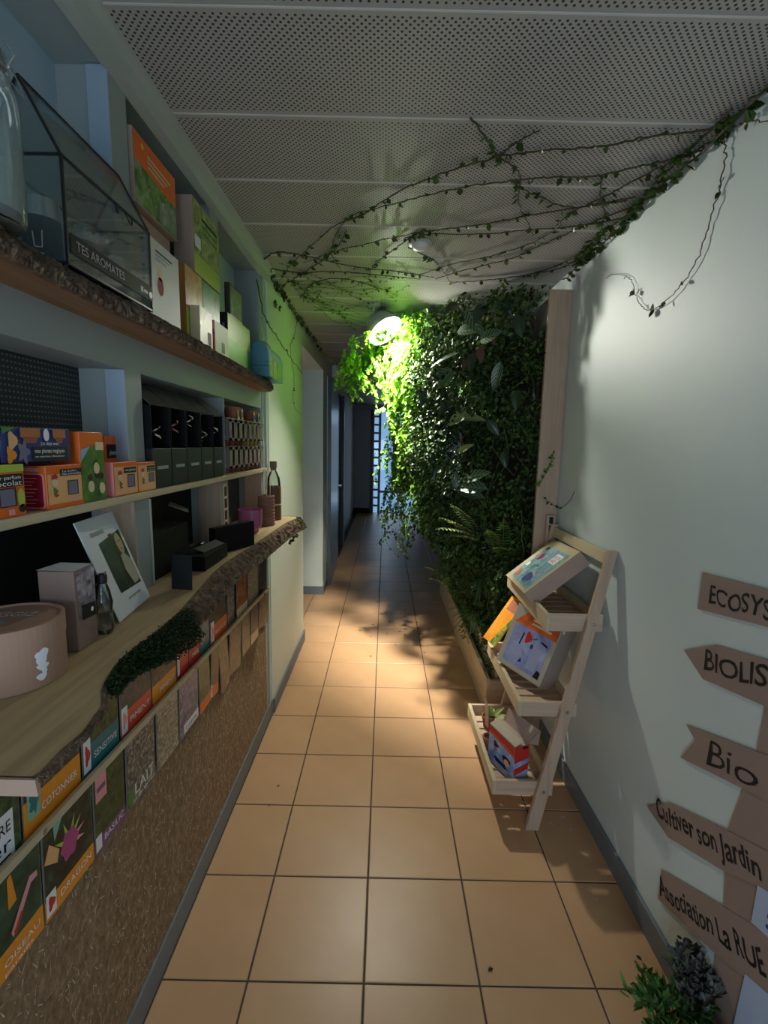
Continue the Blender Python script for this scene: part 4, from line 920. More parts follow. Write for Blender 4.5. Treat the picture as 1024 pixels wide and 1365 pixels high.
for (u0, u1, lab) in ((-90, 3, 'navy sleeved kit box at the picture edge on top of the chocolate kit'), (6, 97, 'navy sleeved kit box with orange notches stacked on two orange kits')):
    f, o = kit(lab, u0, u1, 1.566, .06, NAVY, -.617, 1.507)
    for a, b in ((.24, .52), (.71, .92)):
        f.decal('front', [(a, .72), (b, .99)], paint('orange_flap', (.44, .15, .055), .6), o, 'orange_flap', .0022); f.decal('front', [(a+.08, .55), (b-.06, .55), (b-.02, .74), (a+.02, .74)], paint('orange_shade', (.30, .09, .035), .6), o, 'orange_notch', .001)
    f.blob('front', .62, .80, .045, .19, WTEXT, o, 'white_oval'); f.decal('front', [(.02, .8), (.2, 1), (.02, 1)], GREEN, o, 'green_corner', .001)
    f.decal('front', [(.40, .03), (.95, .44)], INK, o, 'black_band', .001); f.text('front', .52, .50, "J'ai déjà mes", .09, WTEXT, o, .28); f.text('front', .43, .26, 'mes plantes magiques', .13, WTEXT, o, .46); f.text('front', .43, .13, 'une expérience à faire pousser', .05, WTEXT, o, .46)
    f.blob('front', .14, .62, .06, .24, FLESH, o, 'drawn_plant', .0013, 16, .2, 3); f.blob('front', .11, .22, .06, .22, ORANGE2, o, 'drawn_stem', .0012, 12, .3, 3); f.blob('front', .28, .3, .07, .3, LAV, o, 'drawn_star', .0011, 20, .35, 5)

# ================================================================ BLACK GIFT BOXES
bx_ = [(203.8, 229), (230, 250), (250.5, 269), (269.5, 285), (286, 298)]
lids = [1, 0, 1, 0, 1]
ORN = paint('silver_ornament', (.7, .7, .7), .2, .05, 20, metal=1)
words5 = ['leftmost', 'second from the left', 'middle', 'fourth from the left', 'rightmost']
for i, (u0, u1) in enumerate(bx_):
    x = -.613; y0, y1 = yx(u0, 620, x)+.001, yx(u1, 620, x)-.001; z0, zp, zt = ZM, 1.527, 1.640
    if i == 4: y1 = min(y1, 1.862)
    o = thing('gift_box', 'black upright gift box with open display front, %s of the five' % words5[i], 'box', (x-.05, (y0+y1)/2, z0), 'black gift boxes on the thin shelf')
    f = Fr((x-.046, (y0+y1)/2, (z0+zp)/2), (0, 1, 0), (0, 0, 1), (1, 0, 0), y1-y0, zp-z0, .092); f.body(CHAR, o)
    c_ = words5[i]
    f.decal('front', [(.22, .48), (.80, .56)], GTEXT, o, 'grey_lettering')
    MB().box(x-.092, x-.088, y0, y1, zp, zt).box(x-.092, x, y0, y0+.002, zp, zt).box(x-.092, x, y1-.002, y1, zp, zt).build('inner_case', BLACK, o)
    MB().prism([(x, y0, zt), (x, y1, zt), (x-.075, y1, zt+.062), (x-.075, y0, zt+.062)], (.0015, 0, .002)).build('lid', paint('black_lid', (.05, .055, .045), .28, .05, 5, spec=.7), o)
    yy = (y0+y1)/2; pts = [(x-.014+.010*math.sin(k*.9+i), yy+(.010+.004*i % 3*.002)*math.cos(k*.9+i), zp+.022+.022*(i % 3)+.0045*k) for k in range(9)]
    MB().tube(spline(pts, 24), [.0012+.003*math.sin(PI*k/24) for k in range(25)], 6).build('silver_ornament', ORN if i not in (1, 3) else paint('rose_ornament' if i == 1 else 'grey_ornament', (.5, .25, .25) if i == 1 else (.5, .5, .46), .3, metal=1), o, smooth=True)

# ================================================================ TERRACOTTA POTS IN CARTONS
SLEEVE = paint('grey_cardboard', (.235, .20, .175), .8, .06, 12)
def pot_mesh(c, r, h, root, mat=TERRA):
    MB().lathe([(0, 0), (r*.72, 0), (r*.93, h*.74), (r, h*.74), (r, h), (r*.88, h), (r*.8, h*.7), (0, h*.65)], c, 20).build('pot_body', mat, root)
y0, y1 = 1.885, 2.40; x = -.618
for row, (zb, lab) in enumerate(((1.4195, 'lower'), (1.531, 'upper'))):
    o = thing('pot_carton', '%s grey cardboard carton with slots showing terracotta pots' % lab, 'carton', (x-.04, (y0+y1)/2, zb), 'cartons of terracotta pots')
    MB().box(x-.085, x, y0, y0+.004, zb+.022, zb+.108).build('side_panel', SLEEVE, o)
    MB().box(x-.07, x-.015, y0-.0008, y0, zb+.027, zb+.040).build('white_label', WTEXT, o)
    for k in range(3): MB().box(x-.068, x-.03+.01*(k % 2), y0-.0008, y0, zb+.052+.015*k, zb+.056+.015*k).build('text_line', CHAR, o)
    for k in range(8):
        yy = y0+(y1-y0)*k/7.3; MB().box(x-.002, x, yy, yy+.038, zb+.022, zb+.108).build('upright', SLEEVE, o)
    MB().box(x-.002, x, y0, y1, zb+.096, zb+.108).box(x-.002, x, y0, y1, zb+.022, zb+.032).build('rail', SLEEVE, o)
    MB().box(x-.085, x, y0, y1, zb+.1085, zb+.111).build('cover', paint('pale_cover', (.44, .45, .36), .7), o) if row == 1 else MB().box(x-.085, x, y0, y1, zb+.1085, zb+.111).build('cover', SLEEVE, o)
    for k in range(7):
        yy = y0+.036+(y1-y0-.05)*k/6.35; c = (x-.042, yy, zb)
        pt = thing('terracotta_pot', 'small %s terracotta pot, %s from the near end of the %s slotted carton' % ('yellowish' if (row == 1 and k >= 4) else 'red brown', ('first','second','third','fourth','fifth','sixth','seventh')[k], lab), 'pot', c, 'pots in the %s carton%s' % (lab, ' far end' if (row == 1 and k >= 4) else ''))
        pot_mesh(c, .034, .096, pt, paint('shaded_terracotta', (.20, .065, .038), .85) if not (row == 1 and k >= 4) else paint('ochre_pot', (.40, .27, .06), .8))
for i, (u, lab) in enumerate(((311, 'loose terracotta pot on the near end of the upper carton'), (334, 'loose terracotta pot on the middle of the upper carton'))):
    yy = yx(u, 560, -.65); c = (-.655, yy, 1.643)
    pt = thing('terracotta_pot', lab, 'pot', c)
    pot_mesh(c, .036, .050, pt)
for i, (u, lab) in enumerate(((319, 'first'), (324, 'second'), (340, 'third'), (346, 'fourth'))):
    yy = yx(u, 560, -.622); z = 1.6425
    tg = thing('seed_tag', 'pale upright paper tag, %s from the near end on the pot carton' % lab, 'tag', (-.622, yy, z), 'paper tags on the pot carton')
    MB().prism([(-.624, yy-.012, z), (-.624, yy+.012, z), (-.626, yy+.014, z+.042), (-.626, yy+.002, z+.052), (-.626, yy-.012, z+.042)], (.0012, 0, 0)).build('paper', CREAM, tg)
    MB().box(-.6232, -.6222, yy-.006, yy+.008, z+.010, z+.032).build('printed_mark', TERRA if i < 2 else NAVY, tg)

# ================================================================ COUNTER GOODS
ZC = 1.156
tin = thing('cardboard_tub', 'round pink brown cardboard tub with white print at the near end of the counter', 'tub', (-.607, .738, ZC))
TC = (-.610, .735, ZC); TR_ = .0765
TUB = paint('pink_kraft', (.42, .25, .17), .65, .05, 8)
MB().lathe([(0, 0), (TR_, 0), (TR_, .0735)], TC, 56).build('tub_body', TUB, tin, smooth=False)
MB().lathe([(TR_+.0015, .070), (TR_+.0015, .1015), (TR_-.004, .1025), (TR_-.005, .099), (0, .099)], TC, 56).build('lid', TUB, tin)
text('SIGGIZ', (-.655, .742, ZC+.0997), (1, .12, 0), (-.12, 1, 0), .020, WTEXT, tin, width=.075)
MB().lathe([(0, 0), (.012, 0), (.012, .0004), (0, .0004)], (-.612, .716, ZC+.0993), 20).build('white_emblem', GTEXT, tin)
def oncyl(a, z, off=.0007): return (TC[0]+math.cos(a)*(TR_+off), TC[1]+math.sin(a)*(TR_+off), ZC+z)
m = MB()
for (a, z, ra, rz_) in ((-.38, .042, .10, .010), (-.32, .054, .09, .009), (-.43, .052, .07, .007), (-.36, .033, .12, .006), (-.40, .017, .10, .006), (-.33, .024, .05, .004), (-.36, .026, .03, .012)):
    pts = [oncyl(a+ra*math.cos(t_)*(1+.25*math.sin(3*t_)), z+rz_*math.sin(t_)) for t_ in [2*PI*k/12 for k in range(12)]]
    m.poly(pts)
m.build('white_tree_emblem', WTEXT, tin)
fr = Fr((-.5952, .8617, ZC+.0766), (1, .012, 0), (0, 0, 1), (.012, -1, 0), .0649, .153, .062)
cb = thing('cardboard_box', 'upright brown cardboard box with a photo label behind the round tub', 'box', (-.595, .862, ZC)); fr.body(paint('rosy_kraft', (.30, .20, .16), .7), cb)
fr.decal('right', [(.15, .40), (.98, .36), (.98, .98), (.08, .98)], photo('lilac_photo', [(.08, .06, .07), (.30, .25, .28), (.60, .58, .60)], 50), cb, 'photo_label'); fr.decal('right', [(.25, .36), (.95, .34), (.95, .52), (.25, .55)], NAVY and CHAR, cb, 'dark_label', .001); fr.blob('right', .75, .44, .07, .03, WTEXT, cb, 'white_dot', .0014)
fr.decal('top', [(-.08, .05), (1.02, .0), (1.0, .95), (.02, 1.0)], WHITE, cb, 'paper_seal', .001)
GL = glass('clear_bottle', (.86, .9, .86), .03, 2.0)
gb = thing('glass_bottle', 'small clear glass bottle between the brown box and the leaning photo card', 'bottle', (-.567, .925, ZC))
MB().lathe([(0, .001), (.016, .001), (.018, .012), (.015, .04), (.018, .065), (.013, .09), (.008, .105), (.008, .125), (.009, .127)], (-.567, .922, ZC), 24).build('glass_body', GL, gb, smooth=True)
MB().lathe([(.0085, .105), (.0098, .108), (.0098, .121), (.0085, .124)], (-.567, .922, ZC), 20).build('bottle_neck_band', BLACKM, gb)
a_, b_, n_ = Vector((-.1187, .9929, .0045)), Vector((-.3393, -.0448, .9396)), Vector((.9332, .11, .3422))
fr = Fr((-.6158, 1.0559, 1.2662), a_, b_, n_, .175, .2313, .003)
cd = thing('photo_card', 'large white card with a photo of a dark haired woman leaning in the niche', 'card', (-.58, 1.06, ZC)); fr.body(WHITE, cd, 'card_sheet')
fr.decal('front', [(.30, .22), (.93, .20), (.93, .80), (.30, .74)], photo('dark_green_photo', [(.010, .014, .012), (.025, .04, .032), (.05, .07, .055)], 18), cd, 'photo_ground')
fr.decal('front', [(.60, .79), (.70, .795), (.68, .62), (.74, .45), (.66, .26), (.56, .24), (.62, .45)], paint('dark_hair', (.03, .015, .010), .4), cd, 'printed_hair', .0009)
fr.blob('front', .80, .665, .085, .115, paint('printed_skin', (.48, .30, .22), .5), cd, 'printed_face', .0010, 18)
fr.decal('front', [(.88, .80), (.93, .80), (.93, .5), (.88, .58)], MC['dark_hair'], cd, 'printed_hair', .0012)
fr.decal('front', [(.70, .55), (.80, .56), (.93, .46), (.93, .24), (.74, .22), (.66, .40)], paint('printed_top', (.40, .36, .27), .6), cd, 'printed_clothing', .0011)
for u, v, ru, rv in ((.77, .69, .018, .008), (.835, .695, .018, .008)): fr.blob('front', u, v, ru, rv, MC['dark_hair'], cd, 'printed_eye', .0014)
fr.blob('front', .80, .605, .028, .009, RED, cd, 'printed_lips', .0014); fr.decal('front', [(.20, .82), (.55, .86)], GTEXT, cd, 'grey_title'); fr.decal('front', [(.42, .12), (.8, .14)], GTEXT, cd, 'grey_line')

# black boxes in the second lower niche
o = thing('black_gift_box', 'tall open black box with a raised lid at the back of its niche', 'box', (-.67, 1.36, ZC))
MB().box(-.735, -.640, 1.285, 1.52, ZC, 1.285).build('box_body', BLACK, o, bevel=.001)
MB().prism([(-.735, 1.285, 1.286), (-.735, 1.52, 1.286), (-.700, 1.50, 1.375), (-.700, 1.31, 1.375)], (.002, 0, .001)).build('lid', BLACK, o)
MB().prism([(-.665, 1.44, 1.350), (-.628, 1.50, 1.320), (-.655, 1.56, 1.322), (-.69, 1.51, 1.352)], (0, 0, .0018)).build('lid_flap', paint('olive_lining', (.16, .18, .09), .4), o)  # green leaf light put into the colour of the black flap
o = thing('black_gift_box', 'low open black box with shiny pieces inside in front of the tall one', 'box', (-.58, 1.46, ZC))
MB().box(-.638, -.540, 1.395, 1.60, ZC, ZC+.045).build('box_body', BLACK, o, bevel=.001)
MB().prism([(-.56, 1.44, ZC+.046), (-.545, 1.585, ZC+.046), (-.575, 1.585, ZC+.058), (-.59, 1.44, ZC+.058)], (0, 0, .002)).build('flap', CHAR, o)
for y in (1.44, 1.56): MB().lathe([(0, 0), (.010, .002), (.012, .008), (.004, .014), (0, .015)], (-.612, y, ZC+.045), 14).build('shiny_piece', ORN, o, smooth=True)
o = thing('black_folder', 'wide upright black box in front of the pink mug', 'box', (-.53, 1.72, ZC))
MB().obox((-.553, 1.700, ZC+.047), ((.42, .908, 0), (-.908, .42, 0), (0, 0, 1)), (.20, .03, .094)).build('box_body', BLACK, o, bevel=.001)
o = thing('black_card', 'folded black card standing at the front of the counter', 'card', (-.538, 1.23, ZC))
a = at(229, 785, z=ZC); b = at(256, 787, z=ZC)
MB().prism([a, b, b+Vector((0, .004, .093)), a+Vector((0, .004, .093))], (.0006, .0016, 0)).build('front_leaf', CHAR, o)
MB().prism([a+Vector((0, .002, .001)), a+Vector((.002, .002, .094)), a+Vector((.022, .075, .112)), a+Vector((.02, .075, .002))], (.0012, 0, 0)).build('back_leaf', BLACK, o)
o = thing('film_strip', 'narrow pale strip with four dark red squares hanging on the niche post', 'strip', (XL+.002, 1.845, 1.30))
MB().box(XL+.001, XL+.003, 1.832, 1.872, 1.185, 1.385).build('paper', CREAM, o)
for k in range(4): MB().box(XL+.003, XL+.0036, 1.838, 1.866, 1.195+.047*k, 1.232+.047*k).build('dark_square', paint('maroon_print', (.07, .02, .02), .5), o)
# pink mug, ribbed terracotta stack with sticks, corked bottle
MUG = paint('pink_glaze', (.40, .10, .22), .25, .04, 5, spec=.6)
c = Vector((-.580, 2.02, ZC)); r = .051; h = .105
mg = thing('mug', 'glossy pink mug standing behind the black box on the counter', 'mug', c)
MB().lathe([(0, .0), (r*.62, 0), (r*.70, .010), (r*.68, .016), (r*.92, .030), (r, .045), (r, h), (r*.92, h), (r*.92, .04), (0, .03)], c, 36).build('mug_body', MUG, mg, smooth=False)
ha = Vector((.35, .94, 0)); MB().tube(spline([c+ha*r*.97+Vector((0, 0, .078)), c+ha*(r+.026)+Vector((0, 0, .07)), c+ha*(r+.026)+Vector((0, 0, .04)), c+ha*r*.95+Vector((0, 0, .033))], 10), .005, 8).build('handle', MUG, mg, smooth=True)
c = Vector((-.563, 2.235, ZC)); rp = thing('ribbed_pot', 'ribbed terracotta cylinder holding thin pale sticks', 'pot', c)
prof = [(0, 0)]
for k in range(9): prof += [(.037, .016*k), (.040, .016*k+.005), (.040, .016*k+.011), (.037, .016*k+.0145)]
prof += [(.034, .144), (.032, .13), (0, .13)]
MB().lathe(prof, c, 30).build('ribbed_body', paint('dull_terracotta', (.26, .13, .09), .8), rp)
for k in range(4):
    p = c+Vector((.018*math.cos(k*1.7), .018*math.sin(k*1.7), .131)); MB().tube([p, p+Vector((U(-.01, .012), U(-.02, .02), .10+.02*k))], .0018, 5).build('stick', CREAM, rp)
c = Vector((-.566, 2.40, ZC)); bt = thing('corked_bottle', 'corked glass bottle in a brown leather sleeve at the far end of the counter', 'bottle', c)
BS = lambda pr: [(r_*1.12, h_*1.24) for r_, h_ in pr]
MB().lathe(BS([(0, .002), (.030, .002), (.031, .15), (.028, .172), (.016, .196), (.012, .203), (.012, .218)]), c, 28).build('glass_body', GL, bt, smooth=True)
MB().lathe(BS([(.0335, .0), (.0335, .135), (.032, .139), (.032, .0)]), c, 28).build('leather_sleeve', paint('brown_leather', (.15, .075, .04), .6), bt, smooth=False)
MB().lathe(BS([(.0342, .062), (.0342, .067)]), c, 28).build('sleeve_cord', CREAM, bt)
MB().lathe(BS([(0, .204), (.011, .204), (.016, .217), (.016, .240), (0, .241)]), c, 20).build('cork', paint('cork', (.22, .16, .09), .9), bt)

# ================================================================ SEED PACKETS UNDER THE COUNTER
rl = thing('packet_rail', 'thin wooden strip holding two rows of seed packets below the counter', 'rail', (-.6, 1.4, .82))
ra, rb = (.45, .858), (2.40, .782)
def rz(y): return ra[1]+(rb[1]-ra[1])*(y-ra[0])/(rb[0]-ra[0])
MB().prism([(-.603, ra[0], ra[1]), (-.603, rb[0], rb[1]), (-.603, rb[0], rb[1]+.017), (-.603, ra[0], ra[1]+.017)], (.010, 0, 0)).build('front_strip', PINEY, rl, bevel=.0015)
MB().prism([(-.622, ra[0], ra[1]-.002), (-.622, rb[0], rb[1]-.002), (-.622, rb[0], rb[1]+.004), (-.622, ra[0], ra[1]+.004)], (.019, 0, 0)).build('ledge', PINEY, rl)
for y in (.75, 1.42, 2.28): MB().lathe([(0, 0), (.005, 0), (.005, .003), (0, .004)], (-.593, y, rz(y)+.008), 12, (1, 0, 0)).build('screw', STEEL, rl)
PCH = {}
def pphoto(nm, *cols, scale=38):
    return photo(nm, [tuple(srgb(*c)) for c in cols], scale)
def vstrip(u):
    pts = [(-60, 1216), (0, 1150), (100, 1040), (250, 900), (355, 780)]
    for (a, b), (c, d) in zip(pts, pts[1:]):
        if u <= c: return b+(d-b)*(u-a)/(c-a)
    return pts[-1][1]
def packet(row, u0, u1, label, pic, band=None, word=None, emblem=None, tilt=0, h=None, word2=None, bandh=.2, wm=WTEXT, lean=0):
    y0, y1 = yx(u0, vstrip(u0), -.612)+.0015, yx(u1, vstrip(u1), -.612)-.0015; ym = (y0+y1)/2
    if row == 'u': zb = rz(ym)+.006; hh = h or .20; xc = -.6125; zc = zb+hh/2
    else: hh = h or .185; zc = rz(ym)-.0035-hh/2; xc = -.6105+lean; zb = zc-hh/2
    ang = math.radians(tilt)
    sl = math.atan((rb[1]-ra[1])/(rb[0]-ra[0]))+ang
    R = Vector((0, math.cos(sl), math.sin(sl))); Uv = Vector((0, -math.sin(sl), math.cos(sl)))
    f = Fr((xc, ym, zc), R, Uv, (1, 0, 0), y1-y0, hh, .0016)
    o = thing('seed_packet', label, 'seed packet', (xc, ym, zb), 'seed packets in the %s row' % ('upper' if row == 'u' else 'lower'))
    f.body(paint('packet_paper', (.20, .20, .18), .5), o, 'paper_packet', 0); f.decal('front', [(.02, bandh if band else .01), (.98, .99)], pic, o, 'photo_print')
    if band: f.decal('front', [(0, 0), (1, bandh)], band, o, 'title_band')
    if emblem: f.decal('front', [(.02, bandh*.15), (.20, bandh*.15), (.20, bandh*1.25), (.02, bandh*1.25)], WTEXT, o, 'emblem_ground', .001); f.blob('front', .11, bandh*.7, .06, bandh*.33, emblem, o, 'emblem', .0013, 12, .3, 3)
    if word: f.text('front', .28, bandh*.40, word, .075 if not word2 else .06, wm, o, .64)
    if word2: f.text('front', .28, bandh*.10, word2, .04, wm, o, .5)
    return f, o
pg1 = pphoto('leaf_photo', (18, 28, 20), (50, 78, 48), (95, 120, 80)); pcot = pphoto('cotton_photo', (30, 22, 20), (80, 62, 55), (150, 135, 128), scale=60)
psens = pphoto('fern_photo', (16, 30, 16), (45, 75, 35), (80, 105, 60), scale=60); pmag = pphoto('magenta_photo', (60, 20, 45), (40, 80, 70), (130, 60, 90), scale=40)
pdark = pphoto('night_photo', (8, 8, 8), (35, 35, 33), (90, 88, 80), scale=55); pbw = pphoto('seed_photo', (18, 18, 16), (100, 98, 88), (190, 188, 172), scale=85)
pcream = pphoto('cream_photo', (90, 80, 60), (150, 140, 112), (205, 198, 175), scale=90); ppur = pphoto('violet_photo', (50, 45, 75), (110, 105, 135), (170, 165, 185), scale=45)
pleek = pphoto('bird_flower_photo', (15, 35, 25), (35, 75, 55), (70, 110, 80), scale=18); pdrag = pphoto('dark_garden_photo', (10, 14, 12), (25, 40, 30), (60, 85, 62), scale=22); pbr = pphoto('brown_photo', (35, 26, 18), (90, 75, 55), (130, 112, 85), scale=40)
f, o = packet('u', -45, 31, 'large seed packet with a white label at the picture edge, upper row', pg1); f.decal('front', [(.0, .0), (.86, .42)], WTEXT, o, 'white_label', .001); f.text('front', .1, .25, 'HUITRE', .10, INK, o, .70); f.text('front', .1, .09, 'mer', .12, INK, o, .70); f.decal('front', [(.1, .03), (.78, .05)], INK, o, 'rule', .0013)
f, o = packet('u', 33, 109, 'seed packet with an orange COTONNIER band and mint emblem', pcot, ORANGE2, 'COTONNIER', None, bandh=.34); f.decal('front', [(.06, .14), (.26, .14), (.26, .44), (.06, .44)], MINT, o, 'mint_emblem', .001); f.blob('front', .16, .29, .07, .10, TEAL, o, 'emblem', .0013, 14, .3, 5)
packet('u', 111, 160, 'seed packet with a teal SENSITIVE band', psens, TEAL, 'SENSITIVE', RED, bandh=.32)
packet('u', 162, 203, 'seed packet with a red orange band and magenta flower', pmag, paint('scarlet_print', srgb(225, 80, 50), .4), 'PIMENT', PINK, bandh=.3)
packet('u', 204, 236, 'seed packet with an amber band and dark plant photo', pdark, ORANGE2, 'PIMENT', None, bandh=.28)
packet('u', 237, 252, 'seed packet with a pink and red emblem corner', pdark, RED, None, PINK, bandh=.5)
packet('u', 253, 267, 'seed packet with yellow orange lettering', pphoto('gold_photo', (90, 50, 15), (190, 110, 30), (225, 160, 70)), RED, 'MIEL', None, bandh=.35)
packet('u', 268, 280, 'pale grey blue seed packet between two orange ones, upper row', pphoto('grey_blue_photo', (60, 75, 75), (110, 125, 125), (150, 160, 158)), TEAL, None, None, bandh=.2)
packet('u', 281, 303, 'seed packet with a black photo and bright orange band', pdark, ORANGE, 'ROSE', PINK, bandh=.34)
packet('u', 304, 313, 'white and black seed packet standing narrow in the upper row', pbw)
packet('u', 316, 330, 'orange photo seed packet near the far end of the upper row', pphoto('tomato_photo', (60, 30, 18), (150, 80, 35), (170, 140, 90)), CREAM, None, None)
packet('u', 331, 344, 'cream seed packet near the far end of the upper row', pcream)
packet('u', 345, 356, 'dark seed packet at the far end of the upper row', pdark)
f, o = packet('l', -35, 47, 'seed packet with OISEAU on an orange band, nearest in the lower row', pleek, ORANGE2, 'OISEAU', None, word2='paradis', bandh=.26)
f.decal('front', [(.45, .30), (.60, .42), (.80, .62), (.92, .62), (.92, .68), (.78, .70), (.58, .52), (.42, .36)], PINK, o, 'pink_beak', .0012); f.decal('front', [(.50, .30), (.64, .44), (.6, .46), (.46, .34)], RED, o, 'red_edge', .0015); f.decal('front', [(.40, .6), (.54, .62), (.47, .92), (.40, .9)], ORANGE2, o, 'orange_petal', .0012)
f, o = packet('l', 48, 117, 'seed packet with a spiky pink fruit and orange DRAGON band', pdrag, ORANGE2, 'DRAGON', RED, bandh=.22)
f.blob('front', .5, .55, .17, .16, paint('dragon_pink', srgb(190, 80, 130), .5), o, 'pink_fruit', .0011, 24, .12, 6)
for an in (.2, .7, 1.2, 1.9, 2.6, -.3): f.decal('front', [(.5+.15*math.cos(an-.2), .55+.14*math.sin(an-.2)), (.5+.33*math.cos(an), .55+.30*math.sin(an)), (.5+.15*math.cos(an+.2), .55+.14*math.sin(an+.2))], LIME if an > .5 else PINK, o, 'scale_tip', .0010)
f.decal('front', [(.02, .62), (.25, .5), (.30, .62), (.12, .78)], FLESH, o, 'cut_fruit', .001); f.decal('front', [(.22, .75), (.42, .98), (.2, .98)], MINT, o, 'pale_leaf', .001)
f, o = packet('l', 118, 161, 'seed packet with a purple band and a pale round logo', psens, PURPLE, 'BASILIC', WTEXT, bandh=.17); f.decal('front', [(.06, .62), (.40, .62), (.40, .93), (.06, .93)], PINK, o, 'pale_logo', .0011); f.decal('front', [(.10, .74), (.36, .80)], PURPLE, o, 'logo_line', .0014)
f, o = packet('l', 163, 203, 'black and white photo seed packet with large white letters', pbw, None); f.text('front', .25, .12, 'LAIT', .16, WTEXT, o, .66); f.text('front', .35, .04, 'de terre', .06, WTEXT, o, .5); f.blob('front', .12, .15, .1, .12, GREEN, o)
packet('l', 205, 235, 'cream coloured seed packet with a fibrous photo', pcream)
f, o = packet('l', 236, 262, 'violet and white seed packet with dark writing', ppur, None); f.decal('front', [(.2, .04), (.98, .2)], WTEXT, o, 'white_label', .001); f.text('front', .3, .08, 'Luzerne', .07, INK, o, .6)
f, o = packet('l', 263, 278, 'dark green seed packet with an orange red corner', pg1, ORANGE, None, None, 4, bandh=.2)
packet('l', 279, 290, 'dark leafy seed packet tilted over an orange flap', pdrag, ORANGE, None, PINK, -6, bandh=.22)
packet('l', 291, 303, 'brown paper seed packet drooping from the strip', pbr, None, tilt=8, h=.22)
packet('l', 304, 320, 'blackish seed packet with a pale left edge, lower row', pdark, None, tilt=-5, h=.2)
packet('l', 321, 332, 'grey brown seed packet near the far end of the lower row', pbr, None, tilt=4)
packet('l', 333, 343, 'dark seed packet with a cream base near the far end of the lower row', pdark, CREAM, None, bandh=.25)
packet('l', 344, 357, 'curled taupe seed packet at the far end of the lower row', pbr, None, tilt=-8, h=.17)

# ================================================================ LADDER SHELF
ld = thing('ladder_shelf', 'leaning pine ladder shelf with three slatted trays against the right wall', 'shelf', (.72, 2.04, 0))
ft, tp = Vector((.628, 0, .0)), Vector((.866, 0, 1.172))
du = (tp-ft).normalized(); dn = Vector((du.z, 0, -du.x))
NEAR, FAR = 1.737, 2.345
for y in (NEAR, FAR):
    c = (ft+tp)/2+dn*.004; c.y = y
    # ends cut level
    hw = .026
    q = []
    for s_, z in ((-1, 0.0), (1, 0.0), (1, 1.172), (-1, 1.172)):
        p0 = ft+dn*(hw*s_+.004); k = (z-p0.z)/du.z; p = p0+du*k; q.append((min(p.x, .879), y-.011, p.z))
    MB().prism(q, (0, .022, 0)).build('side_rail', PINEZ, ld, bevel=.002)
    q = [(.80, y+(.014 if y == NEAR else -.030), .62), (.845, y+(.014 if y == NEAR else -.030), .62), (.872, y+(.014 if y == NEAR else -.030), 1.02), (.845, y+(.014 if y == NEAR else -.030), 1.06)]
MB().obox((.858, (NEAR+FAR)/2, 1.135), (tuple(du), (0, 1, 0), tuple(dn)), (.045, FAR-NEAR-.02, .018)).build('top_bar', PINEY, ld, bevel=.002)
MB().box(.66, .68, NEAR+.011, FAR-.011, .085, .115).build('lower_bar', PINEY, ld, bevel=.002)
trays = []
for i, (xf, z0, z1) in enumerate(((.466, .140, .203), (.552, .488, .549), (.636, .846, .914))):
    rail_x = lambda z: ft.x+(tp.x-ft.x)*z/1.172
    xb = min(rail_x((z0+z1)/2)+.050, .866); th = .017
    y0, y1 = NEAR+.013, FAR-.013
    trn = MB().box(xf, xf+th, y0, y1, z0, z1).build('tray_front', PINEY, ld, bevel=.002)
    for y in (y0, y1-th): MB().box(xf+th, xb, y, y+th, z0, z1).build('tray_side', PINE, ld, bevel=.002)
    MB().box(xb-.014, xb, y0+th, y1-th, z0, z1-.01).build('tray_back', PINEY, ld, bevel=.002)
    n = 9
    for k in range(n):
        yy = y0+th+.004+(y1-y0-2*th-.008)*k/n
        MB().box(xf+th, xb-.014, yy, yy+.045, z0+.006, z0+.014).build('slat', PINE, ld)
    xr = rail_x((z0+z1)/2)
    for y, s_ in ((NEAR-.0112, -1), (FAR+.0112, 1)):
        MB().lathe([(0, 0), (.007, 0), (.006, .003), (0, .004)], (xr+.004, y, (z0+z1)/2+.004), 14, (0, s_, 0)).build('bolt', STEEL, ld)
    MB().box(rail_x(z0-.02)-.01, rail_x(z0-.02)+.016, NEAR+.0115, NEAR+.03, z0-.026, z0-.0005).build('bracket', PINE, ld)
# slotted end of the far rail
MB().box(.822, .866, 2.352, 2.376, .98, 1.215).build('slotted_post', PINEZ, ld, bevel=.004)
for z in (1.085, 1.130, 1.172): MB().box(.834, .854, 2.3512, 2.352, z, z+.034).build('slot', INK, ld)

# boxes on the trays
def tilted(label, c, ax, dims, mat, name='kit_box', flip=False, group=None):
    R, Uv, N = [Vector(a) for a in ax]
    f = Fr(c, R, Uv, N, *dims); low = min((f.c+R*s*dims[0]/2+Uv*t_*dims[1]/2+N*q*dims[2]/2).z for s in (-1, 1) for t_ in (-1, 1) for q in (-1, 1))
    o = thing(name, label, 'box', (f.c.x, f.c.y, low), group); f.body(mat, o); return f, o
A = Vector((.7683, .0036, .6401)); B_ = Vector((.0427, .9975, -.0569)); C_ = Vector((-.6386, .071, .7662))
f, o = tilted('flat cardboard kit box with a pale blue picture lying tilted on the top tray', (.738, 2.098, .998), (-B_, A, C_), (.3593, .2902, .0684), paint('kraft_yellow', (.46, .39, .23), .75))
sky = pphoto('blue_garden_photo', (75, 110, 125), (120, 160, 170), (165, 185, 180), scale=30)
f.decal('front', [(.13, .06), (.93, .06), (.93, .86), (.13, .86)], sky, o, 'picture_print')
f.decal('right', [(0, 0), (1, 1)], KRAFT, o, 'side_panel'); f.decal('left', [(0, 0), (1, 1)], KRAFT, o, 'side_panel')
f.decal('front', [(.62, .60), (.84, .60), (.84, .80), (.62, .80)], WTEXT, o, 'title_ground', .0009)
text('BOX', f.pt('front', .64, .70, .0014), f.R, f.U, .020, RED, o, width=.065); text('BIO', f.pt('front', .66, .62, .0014), f.R, f.U, .018, RED, o, width=.05)
